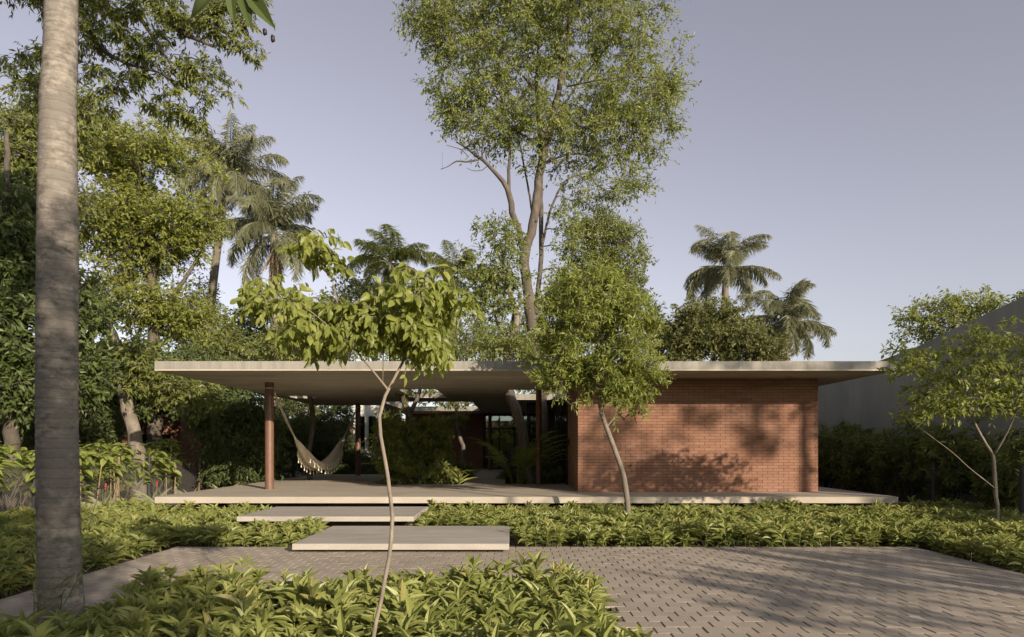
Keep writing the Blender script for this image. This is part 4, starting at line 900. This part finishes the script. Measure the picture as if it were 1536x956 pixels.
# weed with thin stems at the palm foot, and thin seedling right of the palm
wd = MB(); rng = np.random.default_rng(6); c0 = np.array([-3.6, 5.15, 0.])
for k in range(11):
    a = rng.uniform(-.2, .9); h = rng.uniform(.4, .75); p1 = c0+np.array([math.sin(a)*h*.45+rng.normal()*.03, rng.normal()*.06, h*.6]); p2 = c0+np.array([math.sin(a)*h*.9+rng.normal()*.04, rng.normal()*.08, h])
    wd.tube(smooth_path([(*c0,), (*p1,), (*p2,)], .08), .003, 4, tint=.9)
    n = 9; t_ = rng.random(n)[:, None]; az = rng.random(n)*6.28
    place_leaves(p1*(1-t_)+p2*t_, np.stack([np.cos(az), np.sin(az), np.full(n, .6)], 1), rng.normal(size=(n, 3))+[0, 0, 1], np.full(n, .035), np.full(n, .01), TL2, rng.random(n), wd)
tag(wd.build('weed', M['f_olive'], None, origin=c0), 'thin stemmed weed growing at the foot of the thick palm trunk', 'plant')
root = thing('seedling', 'thin dark seedling standing in the bed right of the palm trunk', 'plant', tuple(at(137, 822, 10.4)))
c = MB(); P = smooth_path([(*at(136, 822, 10.4),), (*at(137, 790, 10.4),), (*at(141, 762, 10.4),), (*at(150, 741, 10.4),)], .1); c.tube(P, .006, 5); c.build('stem', M['bark_brown'], root)
lf = MB(); n = 14; e = P[-1]+np.random.default_rng(3).normal(size=(n, 3))*.12; az = np.random.default_rng(4).random(n)*6.28
place_leaves(e, np.stack([np.cos(az), np.sin(az), np.full(n, .1)], 1), np.tile([0, 0, 1.], (n, 1)), np.full(n, .14), np.full(n, .05), TLN, np.full(n, .4), lf); lf.build('foliage', M['f_mid'], root)

# =================================================================== TREES BEHIND THE PHOTOGRAPHER (they cast the dappled shade; the last ones are added to block sky glow)
def uv(u, v): return (.82*u-.57*v, .57*u+.82*v)
def off_tree(label, u, v, blobs, n, seed, per=26, sig=.3, L=.2, rb=.16):
    x_, y_ = uv(u, v); zt = max(b[2] for b in blobs)
    bl = []
    for (bu, bv, bz, ru, rz) in blobs:
        X_, Y_ = uv(bu, bv); bl.append(((X_, Y_, bz), (ru, ru, rz)))
    make_tree('garden_tree', label, [[(x_, y_, 0, rb), (x_+.1, y_, zt*.35, rb*.8), (x_-.1, y_+.1, zt*.7, rb*.5), (x_, y_, zt, rb*.2)]], bl, n, dict(n=per, sig=sig, L=L, W=L*.45, reach=.9), M['f_mid'], M['bark_brown'], seed, 'garden trees around the photographer', twig=.008, inner=.2)
off_tree('low spreading tree close behind the photographer', -1.2, -4.0, [(-.9,-4,4.6,1.2,1.6),(-.05,-4.2,5.3,.7,1.3),(-2.8,-4,4.2,1.8,1.9),(.1,-4.2,3.2,.8,1.4),(-4.8,-4,3.6,1.6,2.2)], 640, 501)
off_tree('open crowned tree behind and right of the photographer', 8.0, -6, [(6.6,-6,3.05,1.2,.16),(9.0,-5.6,2.95,1.3,.2),(8.6,-6,3.6,.5,.12),(10.1,-6,5.6,.5,.5),(10.0,-6,6.9,.5,.3)], 90, 502, 18, .2)
off_tree('sparse tall tree farther behind on the right', 11.8, -13, [(10.7,-12,8.6,.6,.8),(12.3,-12,9.1,.5,.3),(11.6,-12,8.0,.5,.25),(13.5,-12,8.7,.5,.8)], 56, 505, 20, .22)
off_tree('tall tree with a high crown right of the photographer', 14.4, -7.5, [(12.6,-6.5,9.1,2.2,.7),(15.0,-7,7.6,.7,1.4)], 210, 503, 24, .3, .22, .2)
off_tree('low bushy tree right of the photographer', 14.4, -3.2, [(14.2,-3.2,2.2,1.5,1.2)], 160, 506, 24, .2, .16, .08)
off_tree('dense tall tree farther right of the photographer', 17.4, -3.5, [(17.0,-3.5,4.4,1.9,3.2),(18.5,-3,6,2.2,3.2),(20.5,-3,6,2.6,3.5)], 600, 504, 30, .3, .22, .22)
for k, (x_, y_, h_) in enumerate([(-14, -9, 9), (-7, -13, 9), (-1, -16, 7), (26, -6, 9), (-16, 1, 9), (27, 4, 10)]):  # unseen trees added to block low sky glow from behind the camera
    bl = [((x_+dx, y_+dy, h_*.62), (2.6, 2.6, h_*.42)) for dx, dy in ((0, 0), (2.8, .5), (-2.6, .4))]
    make_tree('garden_tree', 'big unseen tree added to block sky glow, '+['far behind on the left', 'behind to the left', 'straight behind', 'far to the right', 'far to the left', 'beyond the right boundary'][k], [[(x_, y_, 0, .25), (x_+.2, y_, h_*.4, .2), (x_, y_, h_*.85, .06)]], bl, 380, dict(n=16, sig=.4, L=.34, W=.17, reach=1.2), M['f_mid'], M['bark_brown'], 600+k, 'garden trees around the photographer', twig=.01, inner=.2)
hw = MB(); hw.box((-22, -24, 0), (24, -23.6, 4.2)); tag(hw.build('glow_block_wall', M['render'], None, origin=(0, -24, 0)), 'rendered unseen wall added far behind the photographer to block sky glow', 'wall')  # unseen wall added to cut the low glow on the sun side
